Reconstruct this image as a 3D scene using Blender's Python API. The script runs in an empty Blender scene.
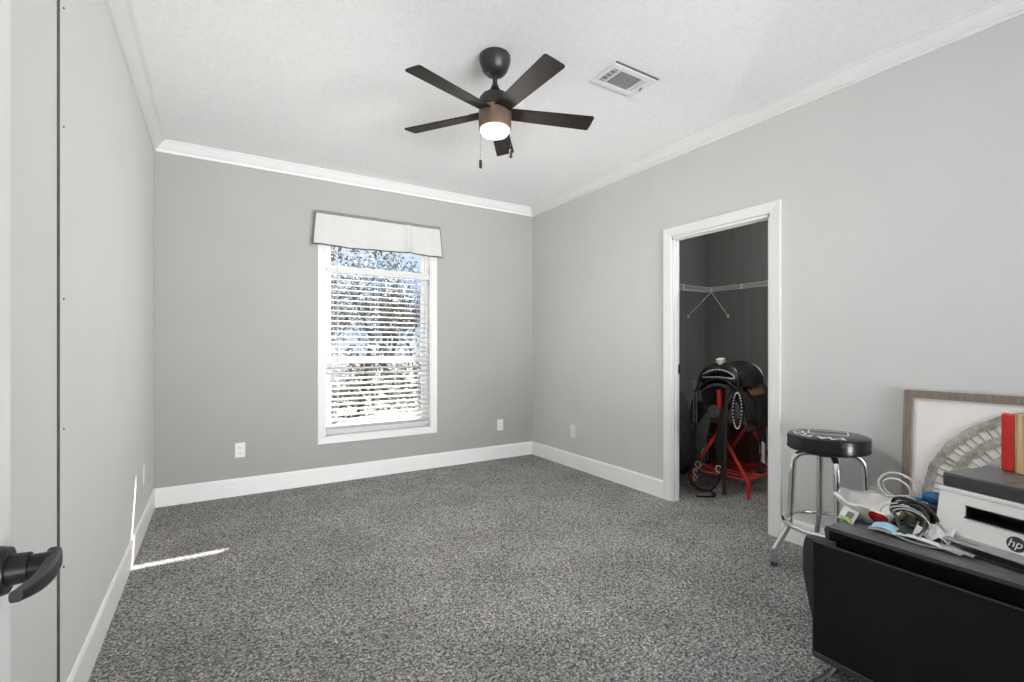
import bpy, bmesh, math, random
from mathutils import Vector, Matrix, Quaternion
random.seed(7)
PI = math.pi
S = bpy.context.scene
COL = S.collection

# ------------------------------------------------------------------ camera
CAM_H = 1.155
YAW = 0.554188
cam_data = bpy.data.cameras.new('camera')
cam = bpy.data.objects.new('camera', cam_data)
COL.objects.link(cam)
cam.location = (0, 0, CAM_H)
cam.rotation_euler = (PI / 2, 0, -YAW)
cam_data.sensor_fit = 'HORIZONTAL'
cam_data.sensor_width = 36.0
cam_data.lens = 476.05 / 1024 * 36.0
cam_data.shift_x = 0.0
cam_data.shift_y = 6.0 / 1024
cam_data.clip_start = 0.02
S.camera = cam

# ------------------------------------------------------------------ world, sun, lights, exposure
SKY_STRENGTH = 1.45
SUN_STRENGTH = 36.0
REAR_FILL = 14.0
FAN_LAMP = 330.0
CLOSET_FILL = 17.0
CEILING_FILL = 53.0
S.view_settings.view_transform = 'Standard'
S.view_settings.look = 'None'
S.view_settings.gamma = 1.0
S.view_settings.use_curve_mapping = False
S.view_settings.exposure = 0.12
S.cycles.use_denoising = True
S.cycles.max_bounces = 10
S.cycles.diffuse_bounces = 6
S.cycles.glossy_bounces = 4
S.cycles.transparent_max_bounces = 12
S.cycles.sample_clamp_indirect = 6.0
S.cycles.sample_clamp_direct = 4.0
S.cycles.caustics_reflective = False
S.cycles.caustics_refractive = False

world = bpy.data.worlds.new('world')
S.world = world
world.use_nodes = True
wn = world.node_tree
wn.nodes.clear()
w_out = wn.nodes.new('ShaderNodeOutputWorld')
w_bg = wn.nodes.new('ShaderNodeBackground')
w_tc = wn.nodes.new('ShaderNodeTexCoord')
w_sep = wn.nodes.new('ShaderNodeSeparateXYZ')
w_ramp = wn.nodes.new('ShaderNodeValToRGB')
e_ = w_ramp.color_ramp.elements
e_[0].position = 0.0; e_[0].color = (0.50, 0.58, 0.68, 1)
e_[1].position = 0.55; e_[1].color = (0.22, 0.38, 0.66, 1)
for p_, c_ in ((0.07, (0.34, 0.46, 0.64, 1)), (0.14, (0.34, 0.47, 0.66, 1)), (0.21, (0.62, 0.66, 0.71, 1)), (0.30, (0.55, 0.62, 0.72, 1))):
    x_ = e_.new(p_); x_.color = c_
wn.links.new(w_tc.outputs['Generated'], w_sep.inputs[0])
wn.links.new(w_sep.outputs['Z'], w_ramp.inputs[0])
wn.links.new(w_ramp.outputs[0], w_bg.inputs[0])
w_bg.inputs[1].default_value = SKY_STRENGTH
wn.links.new(w_bg.outputs[0], w_out.inputs[0])

XL, XR, YB = -0.39, 2.899, 4.267          # left wall, right wall, back wall
CEIL = 2.64
YF = -3.2                                  # far end of the open space behind the camera
TC = 0.062                                 # thin partition to the closet
TH = 0.11                                  # wall thickness

sun_data = bpy.data.lights.new('sun', 'SUN')
sun = bpy.data.objects.new('sun', sun_data)
COL.objects.link(sun)
sun.location = (6, 9, 9)
sun.rotation_euler = Vector((-1.35, -1.0, -1.69)).to_track_quat('-Z', 'Y').to_euler()
sun_data.energy = SUN_STRENGTH
sun_data.angle = math.radians(1.0)
sun_data.color = (1.0, 0.95, 0.88)

def area(name, loc, direction, sx, sy, power, color=(1, 1, 1), portal=False):
    d = bpy.data.lights.new(name, 'AREA')
    d.shape = 'RECTANGLE'
    d.size, d.size_y = sx, sy
    d.energy = power
    d.color = color
    o = bpy.data.objects.new(name, d)
    COL.objects.link(o)
    o.location = loc
    o.rotation_euler = Vector(direction).to_track_quat('-Z', 'Z').to_euler()
    if portal:
        d.cycles.is_portal = True
    return o

# added fill light outside the unseen window behind the camera
area('rear_fill', (1.25, YF - 0.35, 1.35), (0, 1, 0.0), 2.8, 2.1, REAR_FILL, (1.0, 0.985, 0.96))
# added fill panel behind the camera to brighten the ceiling, no lamp there
up_ = area('ceiling_fill', (1.25, -2.85, 0.70), (0, 6.0, 1.60), 2.6, 1.0, CEILING_FILL, (0.97, 0.985, 1.0))
up_.data.spread = math.radians(66)
# added point light to brighten the closet, without any fixture
cb_ = bpy.data.lights.new('closet_fill', 'POINT'); cb_.energy = CLOSET_FILL; cb_.shadow_soft_size = 0.10
cbo = bpy.data.objects.new('closet_fill', cb_); COL.objects.link(cbo); cbo.location = (3.75, 1.75, 2.5)
area('window_portal', (1.25, YB + 0.16, 1.27), (0, -1, 0), 1.0, 1.8, 1.0, portal=True)

# ------------------------------------------------------------------ materials
def mat(name, color, rough=0.6, metal=0.0, noise=0.0, nscale=20.0, bump=0.0, bscale=80.0, bdist=0.002,
        emit=None, estr=0.0, spec=0.5, coat=0.0, stretch=None, color2=None, detail=3.0):
    m = bpy.data.materials.new(name)
    m.use_nodes = True
    nt = m.node_tree
    b = nt.nodes['Principled BSDF']
    b.inputs['Roughness'].default_value = rough
    b.inputs['Metallic'].default_value = metal
    b.inputs['Specular IOR Level'].default_value = spec
    if coat:
        b.inputs['Coat Weight'].default_value = coat
        b.inputs['Coat Roughness'].default_value = 0.08
    c = tuple(color) + (1.0,)
    tc = nt.nodes.new('ShaderNodeTexCoord')
    mp = nt.nodes.new('ShaderNodeMapping')
    nt.links.new(tc.outputs['Object'], mp.inputs[0])
    if stretch:
        mp.inputs['Scale'].default_value = stretch
    n = nt.nodes.new('ShaderNodeTexNoise')
    n.inputs['Scale'].default_value = nscale
    n.inputs['Detail'].default_value = detail
    nt.links.new(mp.outputs[0], n.inputs['Vector'])
    r = nt.nodes.new('ShaderNodeValToRGB')
    k = noise if noise else 0.04
    if color2 is None:
        lo = tuple(max(0, v * (1 - k)) for v in color) + (1,)
        hi = tuple(min(1, v * (1 + k)) for v in color) + (1,)
    else:
        lo, hi = c, tuple(color2) + (1,)
    r.color_ramp.elements[0].color = lo
    r.color_ramp.elements[1].color = hi
    r.color_ramp.elements[0].position = 0.32
    r.color_ramp.elements[1].position = 0.68
    nt.links.new(n.outputs['Fac'], r.inputs[0])
    nt.links.new(r.outputs[0], b.inputs['Base Color'])
    if bump:
        n2 = nt.nodes.new('ShaderNodeTexNoise')
        n2.inputs['Scale'].default_value = bscale
        n2.inputs['Detail'].default_value = 3.0
        nt.links.new(mp.outputs[0], n2.inputs['Vector'])
        bp = nt.nodes.new('ShaderNodeBump')
        bp.inputs['Strength'].default_value = bump
        bp.inputs['Distance'].default_value = bdist
        nt.links.new(n2.outputs['Fac'], bp.inputs['Height'])
        nt.links.new(bp.outputs[0], b.inputs['Normal'])
    if emit:
        b.inputs['Emission Color'].default_value = tuple(emit) + (1,)
        b.inputs['Emission Strength'].default_value = estr
    return m

def clear_mat(name, tint, gloss=0.08, milk=0.0, milk_color=(0.9, 0.9, 0.9), rough=0.05):
    """thin clear sheet: straight-through light, a little gloss, a little milky scatter"""
    m = bpy.data.materials.new(name)
    m.use_nodes = True
    nt = m.node_tree
    nt.nodes.clear()
    out = nt.nodes.new('ShaderNodeOutputMaterial')
    tr = nt.nodes.new('ShaderNodeBsdfTransparent')
    tr.inputs[0].default_value = tuple(tint) + (1,)
    gl = nt.nodes.new('ShaderNodeBsdfGlossy')
    gl.inputs['Roughness'].default_value = rough
    mx = nt.nodes.new('ShaderNodeMixShader')
    mx.inputs[0].default_value = gloss
    nt.links.new(tr.outputs[0], mx.inputs[1])
    nt.links.new(gl.outputs[0], mx.inputs[2])
    last = mx
    if milk:
        df = nt.nodes.new('ShaderNodeBsdfDiffuse')
        ns = nt.nodes.new('ShaderNodeTexNoise')
        ns.inputs['Scale'].default_value = 25
        df.inputs[0].default_value = tuple(milk_color) + (1,)
        m2 = nt.nodes.new('ShaderNodeMixShader')
        mr = nt.nodes.new('ShaderNodeMapRange')
        mr.inputs['To Min'].default_value = milk * 0.6
        mr.inputs['To Max'].default_value = min(1, milk * 1.4)
        nt.links.new(ns.outputs['Fac'], mr.inputs['Value'])
        nt.links.new(mr.outputs[0], m2.inputs[0])
        nt.links.new(mx.outputs[0], m2.inputs[1])
        nt.links.new(df.outputs[0], m2.inputs[2])
        last = m2
    nt.links.new(last.outputs[0], out.inputs[0])
    return m

M = {}
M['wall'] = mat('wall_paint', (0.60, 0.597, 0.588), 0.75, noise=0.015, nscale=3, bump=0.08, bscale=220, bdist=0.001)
M['ceiling'] = mat('ceiling_texture', (0.90, 0.90, 0.895), 0.9, noise=0.035, nscale=60, bump=0.55, bscale=42, bdist=0.006, stretch=(1.0, 1.0, 1.0))
M['wall_lit'] = mat('wall_paint_lit', (0.72, 0.715, 0.705), 0.72, noise=0.012, nscale=3)  # lighter copy of the wall paint, carrying the left wall's brighter light
M['wall_back'] = mat('wall_paint_taupe_shaded', (0.40, 0.391, 0.379), 0.75, noise=0.015, nscale=3, bump=0.08, bscale=220, bdist=0.001)  # warm taupe tint, darkened to carry the weaker light on the back wall
M['board'] = mat('baseboard_paint_lit', (0.93, 0.926, 0.916), 0.42, noise=0.01, nscale=6)  # trim paint lightened in place of bounce light near the floor
M['trim'] = mat('trim_paint', (0.80, 0.796, 0.786), 0.42, noise=0.012, nscale=6)
M['panel_edge'] = mat('panel_edge_raw', (0.10, 0.095, 0.09), 0.9, noise=0.2)
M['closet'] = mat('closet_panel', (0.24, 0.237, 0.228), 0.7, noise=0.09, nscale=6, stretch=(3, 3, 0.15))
M['steel_dark'] = mat('screw_steel', (0.22, 0.21, 0.2), 0.45, 0.8)

def carpet():
    m = bpy.data.materials.new('carpet_pile')
    m.use_nodes = True
    nt = m.node_tree
    b = nt.nodes['Principled BSDF']
    b.inputs['Roughness'].default_value = 1.0
    b.inputs['Specular IOR Level'].default_value = 0.05
    tc = nt.nodes.new('ShaderNodeTexCoord')
    n1 = nt.nodes.new('ShaderNodeTexNoise'); n1.inputs['Scale'].default_value = 92; n1.inputs['Detail'].default_value = 6; n1.inputs['Roughness'].default_value = 0.9
    n2 = nt.nodes.new('ShaderNodeTexVoronoi'); n2.inputs['Scale'].default_value = 135
    n3 = nt.nodes.new('ShaderNodeTexNoise'); n3.inputs['Scale'].default_value = 2.6; n3.inputs['Detail'].default_value = 6
    for n in (n1, n2, n3):
        nt.links.new(tc.outputs['Object'], n.inputs['Vector'])
    r1 = nt.nodes.new('ShaderNodeValToRGB')
    e = r1.color_ramp.elements
    e[0].position = 0.40; e[0].color = (0.07, 0.068, 0.067, 1)
    e[1].position = 0.60; e[1].color = (0.86, 0.85, 0.835, 1)
    x = e.new(0.5); x.color = (0.40, 0.392, 0.385, 1)
    nt.links.new(n1.outputs['Fac'], r1.inputs[0])
    mx = nt.nodes.new('ShaderNodeMix'); mx.data_type = 'RGBA'; mx.blend_type = 'MULTIPLY'
    mx.inputs['Factor'].default_value = 0.85
    nt.links.new(r1.outputs[0], mx.inputs[6])
    sp = nt.nodes.new('ShaderNodeSeparateColor')
    nt.links.new(n2.outputs['Color'], sp.inputs[0])
    r2 = nt.nodes.new('ShaderNodeValToRGB')
    r2.color_ramp.elements[0].color = (0.22, 0.22, 0.22, 1); r2.color_ramp.elements[1].color = (1.45, 1.45, 1.45, 1)
    nt.links.new(sp.outputs[0], r2.inputs[0])
    nt.links.new(r2.outputs[0], mx.inputs[7])
    m3 = nt.nodes.new('ShaderNodeMix'); m3.data_type = 'RGBA'; m3.blend_type = 'MULTIPLY'
    m3.inputs['Factor'].default_value = 0.55
    r3 = nt.nodes.new('ShaderNodeValToRGB')
    r3.color_ramp.elements[0].position = 0.35; r3.color_ramp.elements[0].color = (0.62, 0.62, 0.62, 1)
    r3.color_ramp.elements[1].position = 0.65; r3.color_ramp.elements[1].color = (1, 1, 1, 1)
    nt.links.new(n3.outputs['Fac'], r3.inputs[0])
    nt.links.new(mx.outputs[2], m3.inputs[6]); nt.links.new(r3.outputs[0], m3.inputs[7])
    nt.links.new(m3.outputs[2], b.inputs['Base Color'])
    bp = nt.nodes.new('ShaderNodeBump'); bp.inputs['Strength'].default_value = 0.9; bp.inputs['Distance'].default_value = 0.012
    nt.links.new(n1.outputs['Fac'], bp.inputs['Height'])
    nt.links.new(bp.outputs[0], b.inputs['Normal'])
    return m
M['carpet'] = carpet()

M['bronze'] = mat('fan_bronze', (0.030, 0.027, 0.025), 0.42, 0.35, noise=0.1)
M['housing'] = mat('fan_bronze_lit', (0.15, 0.10, 0.072), 0.40, 0.35, noise=0.06)  # fan bronze with the lamp's warm glow put into its colour
M['blade'] = mat('fan_blade', (0.020, 0.0175, 0.016), 0.6, 0.0, spec=0.12, noise=0.15, nscale=8, stretch=(1, 8, 1))
M['lamp'] = mat('lamp_diffuser', (0.9, 0.88, 0.84), 0.4, emit=(1.0, 0.955, 0.90), estr=FAN_LAMP)
M['chain'] = mat('chain_metal', (0.04, 0.038, 0.036), 0.7, 0.0)
M['white_metal'] = mat('white_enamel', (0.80, 0.80, 0.79), 0.35, noise=0.02)
M['vent_dark'] = mat('vent_duct_and_shadow', (0.11, 0.11, 0.11), 0.7)
M['vent_mid'] = mat('vent_louver_grey', (0.46, 0.46, 0.455), 0.7, noise=0.15, nscale=60)  # mid grey of the left and centre louvers
M['plastic_white'] = mat('outlet_plastic', (0.82, 0.81, 0.78), 0.35, noise=0.01)
M['slot'] = mat('outlet_slot', (0.03, 0.03, 0.03), 0.6)
M['slat'] = mat('blind_slat', (0.66, 0.66, 0.655), 0.45, noise=0.02)
M['vinyl'] = mat('window_vinyl', (0.68, 0.68, 0.675), 0.4, noise=0.01)
M['glass'] = clear_mat('window_glass', (0.97, 0.98, 0.98), 0.05, rough=0.02)
M['black_metal'] = mat('lever_black', (0.018, 0.018, 0.019), 0.38, 0.5, noise=0.1)
M['wire'] = mat('shelf_wire', (0.84, 0.84, 0.82), 0.4, noise=0.03)
M['chrome'] = mat('stool_chrome', (0.80, 0.80, 0.80), 0.08, 1.0, noise=0.01)
M['vinyl_black'] = mat('stool_vinyl', (0.008, 0.008, 0.009), 0.25, 0.0, coat=0.15, spec=0.3)
M['letter'] = mat('seat_lettering', (0.88, 0.87, 0.85), 0.4)
M['seat_red'] = mat('seat_emblem', (0.045, 0.026, 0.026), 0.35)
M['rubber'] = mat('rubber_tip', (0.03, 0.03, 0.03), 0.8)
M['screen'] = mat('tv_screen', (0.006, 0.006, 0.007), 0.16, 0.0, spec=0.35)
M['lip'] = mat('tv_bottom_lip', (0.045, 0.045, 0.047), 0.4)
M['bezel'] = mat('tv_bezel', (0.014, 0.014, 0.015), 0.35, 0.0, noise=0.05)
M['shell'] = mat('tv_back_shell', (0.030, 0.030, 0.032), 0.55, 0.0, noise=0.08, nscale=40)
M['table_top'] = mat('table_top_grey', (0.13, 0.13, 0.13), 0.25, 0.0, noise=0.08, nscale=12)
M['table_leg'] = mat('table_leg_grey', (0.08, 0.08, 0.085), 0.5, 0.3)
M['prn_white'] = mat('printer_white', (0.87, 0.87, 0.855), 0.45, noise=0.01)
M['prn_grey'] = mat('printer_lid_grey', (0.15, 0.15, 0.155), 0.42, noise=0.05, nscale=40)
M['prn_dark'] = mat('printer_lid_edge', (0.045, 0.046, 0.05), 0.45, noise=0.05)
M['prn_black'] = mat('printer_slot_black', (0.012, 0.012, 0.012), 0.3)
M['smoke'] = clear_mat('tray_smoked_plastic', (0.55, 0.56, 0.57), 0.14, 0.45, (0.62, 0.62, 0.62), 0.12)
M['logo_dark'] = mat('badge_dark', (0.03, 0.03, 0.032), 0.35)
M['logo_white'] = mat('badge_white', (0.80, 0.80, 0.80), 0.4)
M['frame_wood'] = mat('frame_driftwood', (0.20, 0.165, 0.135), 0.6, noise=0.22, nscale=10, stretch=(10, 1, 1))
M['mat_board'] = mat('mat_board', (0.83, 0.81, 0.775), 0.8, noise=0.02, nscale=5)
M['rattan'] = mat('woven_rattan', (0.33, 0.305, 0.27), 0.7, noise=0.35, nscale=35, bump=0.4, bscale=150)
M['red_paint'] = mat('red_band', (0.56, 0.022, 0.014), 0.4, noise=0.15, nscale=15)
M['pine'] = mat('knotty_pine', (0.24, 0.12, 0.045), 0.5, color2=(0.74, 0.54, 0.30), nscale=24, stretch=(2.5, 1, 0.12), detail=6)
M['bag'] = mat('white_bag_plastic', (0.72, 0.715, 0.70), 0.42, noise=0.05, nscale=15, bump=0.25, bscale=30, bdist=0.004)
M['bag_tan'] = mat('paper_tan', (0.36, 0.27, 0.17), 0.7, noise=0.15)
M['red_label'] = mat('red_label', (0.48, 0.012, 0.02), 0.4)
M['green_label'] = mat('green_label', (0.28, 0.45, 0.12), 0.5)
M['cable_black'] = mat('cable_black', (0.012, 0.012, 0.013), 0.35)
M['cable_grey'] = mat('cable_pale', (0.52, 0.52, 0.51), 0.4)
M['cable_white'] = mat('cable_white', (0.78, 0.78, 0.76), 0.4)
M['blue'] = mat('blue_cloth', (0.015, 0.095, 0.22), 0.7, noise=0.3, nscale=30)
M['green_cloth'] = mat('green_cloth', (0.065, 0.085, 0.055), 0.8, noise=0.2, nscale=30)
M['yellow'] = mat('yellow_card', (0.52, 0.42, 0.20), 0.7)
M['paper'] = mat('paper_white', (0.70, 0.71, 0.72), 0.6)
M['pale_blue'] = mat('pale_blue_print', (0.33, 0.55, 0.72), 0.5)
M['sleeve'] = clear_mat('clear_sleeve', (0.85, 0.86, 0.87), 0.16, 0.30, (0.75, 0.77, 0.78), 0.15)
M['rack_red'] = mat('rack_red_enamel', (0.56, 0.030, 0.018), 0.38, noise=0.06)
M['leather_black'] = mat('leather_black', (0.012, 0.011, 0.010), 0.32, noise=0.3, nscale=30, bump=0.15, bscale=90)
M['leather_dark'] = mat('leather_dark_brown', (0.030, 0.022, 0.017), 0.45, noise=0.3, nscale=30)
M['leather_tan'] = mat('leather_tan', (0.22, 0.105, 0.05), 0.5, noise=0.2, nscale=14)
M['suede'] = mat('suede_grey', (0.06, 0.058, 0.055), 0.85, noise=0.2, nscale=40)
M['silver'] = mat('silver_stud', (0.86, 0.85, 0.82), 0.3, 0.25)
M['lace_white'] = mat('white_lacing', (0.88, 0.86, 0.82), 0.6)
M['maroon'] = mat('maroon_box', (0.075, 0.012, 0.012), 0.5, noise=0.15)
M['duffel'] = mat('duffel_cloth', (0.085, 0.085, 0.087), 0.85, noise=0.25, nscale=30)
M['fabric'] = mat('valance_linen', (0.61, 0.605, 0.59), 0.85, noise=0.05, nscale=140, bump=0.12, bscale=300)
M['piping'] = mat('valance_grey_hem', (0.07, 0.068, 0.066), 0.8)
M['bark'] = mat('tree_bark', (0.085, 0.075, 0.065), 0.9, noise=0.3, nscale=6)
M['leaf'] = mat('tree_leaf', (0.075, 0.08, 0.055), 0.7, noise=0.4, nscale=3)
M['leaf_dry'] = mat('tree_leaf_dry', (0.10, 0.092, 0.075), 0.7, noise=0.4, nscale=3)
M['ground'] = mat('sandy_ground', (0.24, 0.23, 0.21), 0.95, noise=0.45, nscale=0.8, detail=8)
M['house_ext'] = mat('siding', (0.6, 0.6, 0.58), 0.8)

# ------------------------------------------------------------------ geometry helpers
class MB:
    def __init__(self):
        self.bm = bmesh.new()
    def box(self, a, b, bevel=0.0, seg=2, rot=None, slot=0):
        a, b = Vector(a), Vector(b)
        c = (a + b) / 2
        s = b - a
        mx = Matrix.Translation(c)
        if rot is not None:
            mx = mx @ rot.to_4x4()
        r = bmesh.ops.create_cube(self.bm, size=1.0, matrix=mx @ Matrix.Diagonal((abs(s.x), abs(s.y), abs(s.z), 1)))
        vs = r['verts']
        if bevel > 0:
            es = list({e for v in vs for e in v.link_edges})
            bmesh.ops.bevel(self.bm, geom=es, offset=bevel, segments=seg, affect='EDGES', profile=0.5)
        return self
    def cyl(self, p0, p1, r0, r1=None, seg=16):
        p0, p1 = Vector(p0), Vector(p1)
        if r1 is None: r1 = r0
        d = p1 - p0
        q = d.to_track_quat('Z', 'Y')
        mx = Matrix.Translation((p0 + p1) / 2) @ q.to_matrix().to_4x4()
        bmesh.ops.create_cone(self.bm, cap_ends=True, segments=seg, radius1=r0, radius2=r1, depth=d.length, matrix=mx)
        return self
    def sphere(self, c, r, seg=12, scale=(1, 1, 1), rot=None):
        mx = Matrix.Translation(Vector(c))
        if rot is not None: mx = mx @ rot.to_4x4()
        bmesh.ops.create_uvsphere(self.bm, u_segments=seg, v_segments=max(6, seg // 2 + 2), radius=r, matrix=mx @ Matrix.Diagonal((*scale, 1)))
        return self
    def tube(self, pts, r, seg=8, closed=False, flat=None):
        """swept tube; r is a radius or a list; flat=(w,h) scales the section into a strap"""
        pts = [Vector(p) for p in pts]
        n = len(pts)
        rs = r if isinstance(r, (list, tuple)) else [r] * n
        rings = []
        tan = []
        for i in range(n):
            if closed:
                t = pts[(i + 1) % n] - pts[i - 1]
            else:
                t = pts[min(i + 1, n - 1)] - pts[max(i - 1, 0)]
            tan.append(t.normalized() if t.length > 1e-9 else Vector((0, 0, 1)))
        up = Vector((0, 0, 1)) if abs(tan[0].z) < 0.9 else Vector((0, 1, 0))
        nrm = (up - tan[0] * up.dot(tan[0])).normalized()
        for i in range(n):
            if i:
                q = tan[i - 1].rotation_difference(tan[i])
                nrm = q @ nrm
                nrm = (nrm - tan[i] * nrm.dot(tan[i])).normalized()
            bi = tan[i].cross(nrm)
            ring = []
            for k in range(seg):
                a = 2 * PI * k / seg
                ca, sa = math.cos(a), math.sin(a)
                if flat:
                    ca, sa = ca * flat[0], sa * flat[1]
                ring.append(self.bm.verts.new(pts[i] + (nrm * ca + bi * sa) * rs[i]))
            rings.append(ring)
        m = n if closed else n - 1
        for i in range(m):
            A, B = rings[i], rings[(i + 1) % n]
            for k in range(seg):
                self.bm.faces.new((A[k], A[(k + 1) % seg], B[(k + 1) % seg], B[k]))
        if not closed:
            self.bm.faces.new(list(reversed(rings[0])))
            self.bm.faces.new(rings[-1])
        return self
    def strap(self, pts, w, t, side):
        """flat band of width w (number or list) and thickness t along pts; side = width direction"""
        pts = [Vector(p) for p in pts]
        n = len(pts)
        ws = w if isinstance(w, (list, tuple)) else [w] * n
        side = Vector(side).normalized()
        rings = []
        for i in range(n):
            tg = (pts[min(i + 1, n - 1)] - pts[max(i - 1, 0)]).normalized()
            s = (side - tg * side.dot(tg)).normalized()
            nn = tg.cross(s)
            h = ws[i] / 2
            rings.append([self.bm.verts.new(pts[i] + s * a * h + nn * b * t / 2) for a, b in ((-1, -1), (1, -1), (1, 1), (-1, 1))])
        for i in range(n - 1):
            A, B = rings[i], rings[i + 1]
            for k in range(4):
                self.bm.faces.new((A[k], A[(k + 1) % 4], B[(k + 1) % 4], B[k]))
        self.bm.faces.new(list(reversed(rings[0]))); self.bm.faces.new(rings[-1])
        return self
    def lathe(self, prof, c=(0, 0, 0), seg=32, cap=True):
        c = Vector(c)
        rings = []
        for r, z in prof:
            rings.append([self.bm.verts.new(c + Vector((r * math.cos(2 * PI * k / seg), r * math.sin(2 * PI * k / seg), z))) for k in range(seg)])
        for A, B in zip(rings, rings[1:]):
            for k in range(seg):
                self.bm.faces.new((A[k], A[(k + 1) % seg], B[(k + 1) % seg], B[k]))
        if cap:
            self.bm.faces.new(list(reversed(rings[0]))); self.bm.faces.new(rings[-1])
        return self
    def prism(self, poly, origin, ux, uy, uz, depth):
        """polygon in (ux,uy) plane extruded along uz"""
        o, ux, uy, uz = Vector(origin), Vector(ux), Vector(uy), Vector(uz)
        A = [self.bm.verts.new(o + ux * a + uy * b) for a, b in poly]
        B = [self.bm.verts.new(o + ux * a + uy * b + uz * depth) for a, b in poly]
        n = len(poly)
        for k in range(n):
            self.bm.faces.new((A[k], A[(k + 1) % n], B[(k + 1) % n], B[k]))
        self.bm.faces.new(list(reversed(A))); self.bm.faces.new(B)
        return self
    def grid(self, f, nu, nv, thick=0.0):
        """surface f(u,v) for u,v in 0..1; thick > 0 gives it a solid second side"""
        V = [[Vector(f(i / nu, j / nv)) for j in range(nv + 1)] for i in range(nu + 1)]
        def nrm(i, j):
            a = V[min(i + 1, nu)][j] - V[max(i - 1, 0)][j]
            b = V[i][min(j + 1, nv)] - V[i][max(j - 1, 0)]
            c = a.cross(b)
            return c.normalized() if c.length > 1e-12 else Vector((0, 0, 1))
        top = [[self.bm.verts.new(V[i][j]) for j in range(nv + 1)] for i in range(nu + 1)]
        for i in range(nu):
            for j in range(nv):
                self.bm.faces.new((top[i][j], top[i + 1][j], top[i + 1][j + 1], top[i][j + 1]))
        if thick:
            bot = [[self.bm.verts.new(V[i][j] - nrm(i, j) * thick) for j in range(nv + 1)] for i in range(nu + 1)]
            for i in range(nu):
                for j in range(nv):
                    self.bm.faces.new((bot[i][j + 1], bot[i + 1][j + 1], bot[i + 1][j], bot[i][j]))
            for i in range(nu):
                self.bm.faces.new((top[i][0], bot[i][0], bot[i + 1][0], top[i + 1][0]))
                self.bm.faces.new((top[i + 1][nv], bot[i + 1][nv], bot[i][nv], top[i][nv]))
            for j in range(nv):
                self.bm.faces.new((top[0][j + 1], bot[0][j + 1], bot[0][j], top[0][j]))
                self.bm.faces.new((top[nu][j], bot[nu][j], bot[nu][j + 1], top[nu][j + 1]))
        return self
    def build(self, name, m, parent=None, smooth=False, fix=True):
        if fix:
            bmesh.ops.recalc_face_normals(self.bm, faces=self.bm.faces)
        me = bpy.data.meshes.new(name)
        self.bm.to_mesh(me)
        self.bm.free()
        me.materials.append(m)
        if smooth:
            me.shade_smooth()
            try:
                me.set_sharp_from_angle(angle=math.radians(38))
            except Exception:
                pass
        o = bpy.data.objects.new(name, me)
        COL.objects.link(o)
        if parent is not None:
            o.parent = parent
        return o

def tag(o, label=None, cat=None, group=None, kind=None):
    if label: o['label'] = label
    if cat: o['category'] = cat
    if group: o['group'] = group
    if kind: o['kind'] = kind
    return o

def thing(name, label, cat, loc=(0, 0, 0), rz=0.0, group=None, kind=None):
    o = bpy.data.objects.new(name, None)
    COL.objects.link(o)
    o.empty_display_size = 0.1
    o.location = loc
    o.rotation_euler = (0, 0, rz)
    return tag(o, label, cat, group, kind)

def struct(o, label, cat):
    return tag(o, label, cat, kind='structure')

def dup(root, loc=None, rz=None, label=None, group=None):
    r = root.copy(); COL.objects.link(r)
    if loc is not None: r.location = loc
    if rz is not None: r.rotation_euler = (0, 0, rz)
    if label: r['label'] = label
    if group: r['group'] = group
    for ch in list(root.children):
        c = ch.copy(); COL.objects.link(c); c.parent = r
        for g in list(ch.children):
            d = g.copy(); COL.objects.link(d); d.parent = c
    return r

def bez(pts, n=8):
    """Catmull-Rom smoothing"""
    P = [Vector(p) for p in pts]
    P = [P[0] * 2 - P[1]] + P + [P[-1] * 2 - P[-2]]
    out = []
    for i in range(1, len(P) - 2):
        a, b, c, d = P[i - 1], P[i], P[i + 1], P[i + 2]
        for k in range(n):
            t = k / n
            out.append(0.5 * ((2 * b) + (c - a) * t + (2 * a - 5 * b + 4 * c - d) * t * t + (3 * b - a - 3 * c + d) * t ** 3))
    out.append(P[-2])
    return out

def text_mesh(s, size, extrude):
    cu = bpy.data.curves.new('t', 'FONT')
    cu.body = s
    cu.size = size
    cu.extrude = extrude
    cu.align_x = 'CENTER'; cu.align_y = 'CENTER'
    o = bpy.data.objects.new('t', cu)
    COL.objects.link(o)
    bpy.context.view_layer.update()
    dg = bpy.context.evaluated_depsgraph_get()
    me = bpy.data.meshes.new_from_object(o.evaluated_get(dg))
    bpy.data.objects.remove(o); bpy.data.curves.remove(cu)
    return me

# ------------------------------------------------------------------ room shell
DY0, DY1, DZ = 1.655, 2.406, 1.975          # closet doorway in the right wall
WX0, WX1, WZ0, WZ1 = 0.772, 1.732, 0.385, 2.14   # window opening in the back wall
CXB, CYB, CYF = 4.75, 3.48, 1.30            # closet far wall, back wall, front wall
SEAM = 1.872

o = MB().box((-1.2, YF - 0.2, -0.12), (CXB + 0.1, YB + TH, 0.0)).build('floor', M['carpet'])
struct(o, 'grey speckled carpet over the whole room floor', 'floor')
o = MB().box((-1.2, YF - 0.2, CEIL), (CXB + 0.1, YB + TH, CEIL + 0.12)).build('ceiling', M['ceiling'])
struct(o, 'white textured ceiling', 'ceiling')

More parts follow.
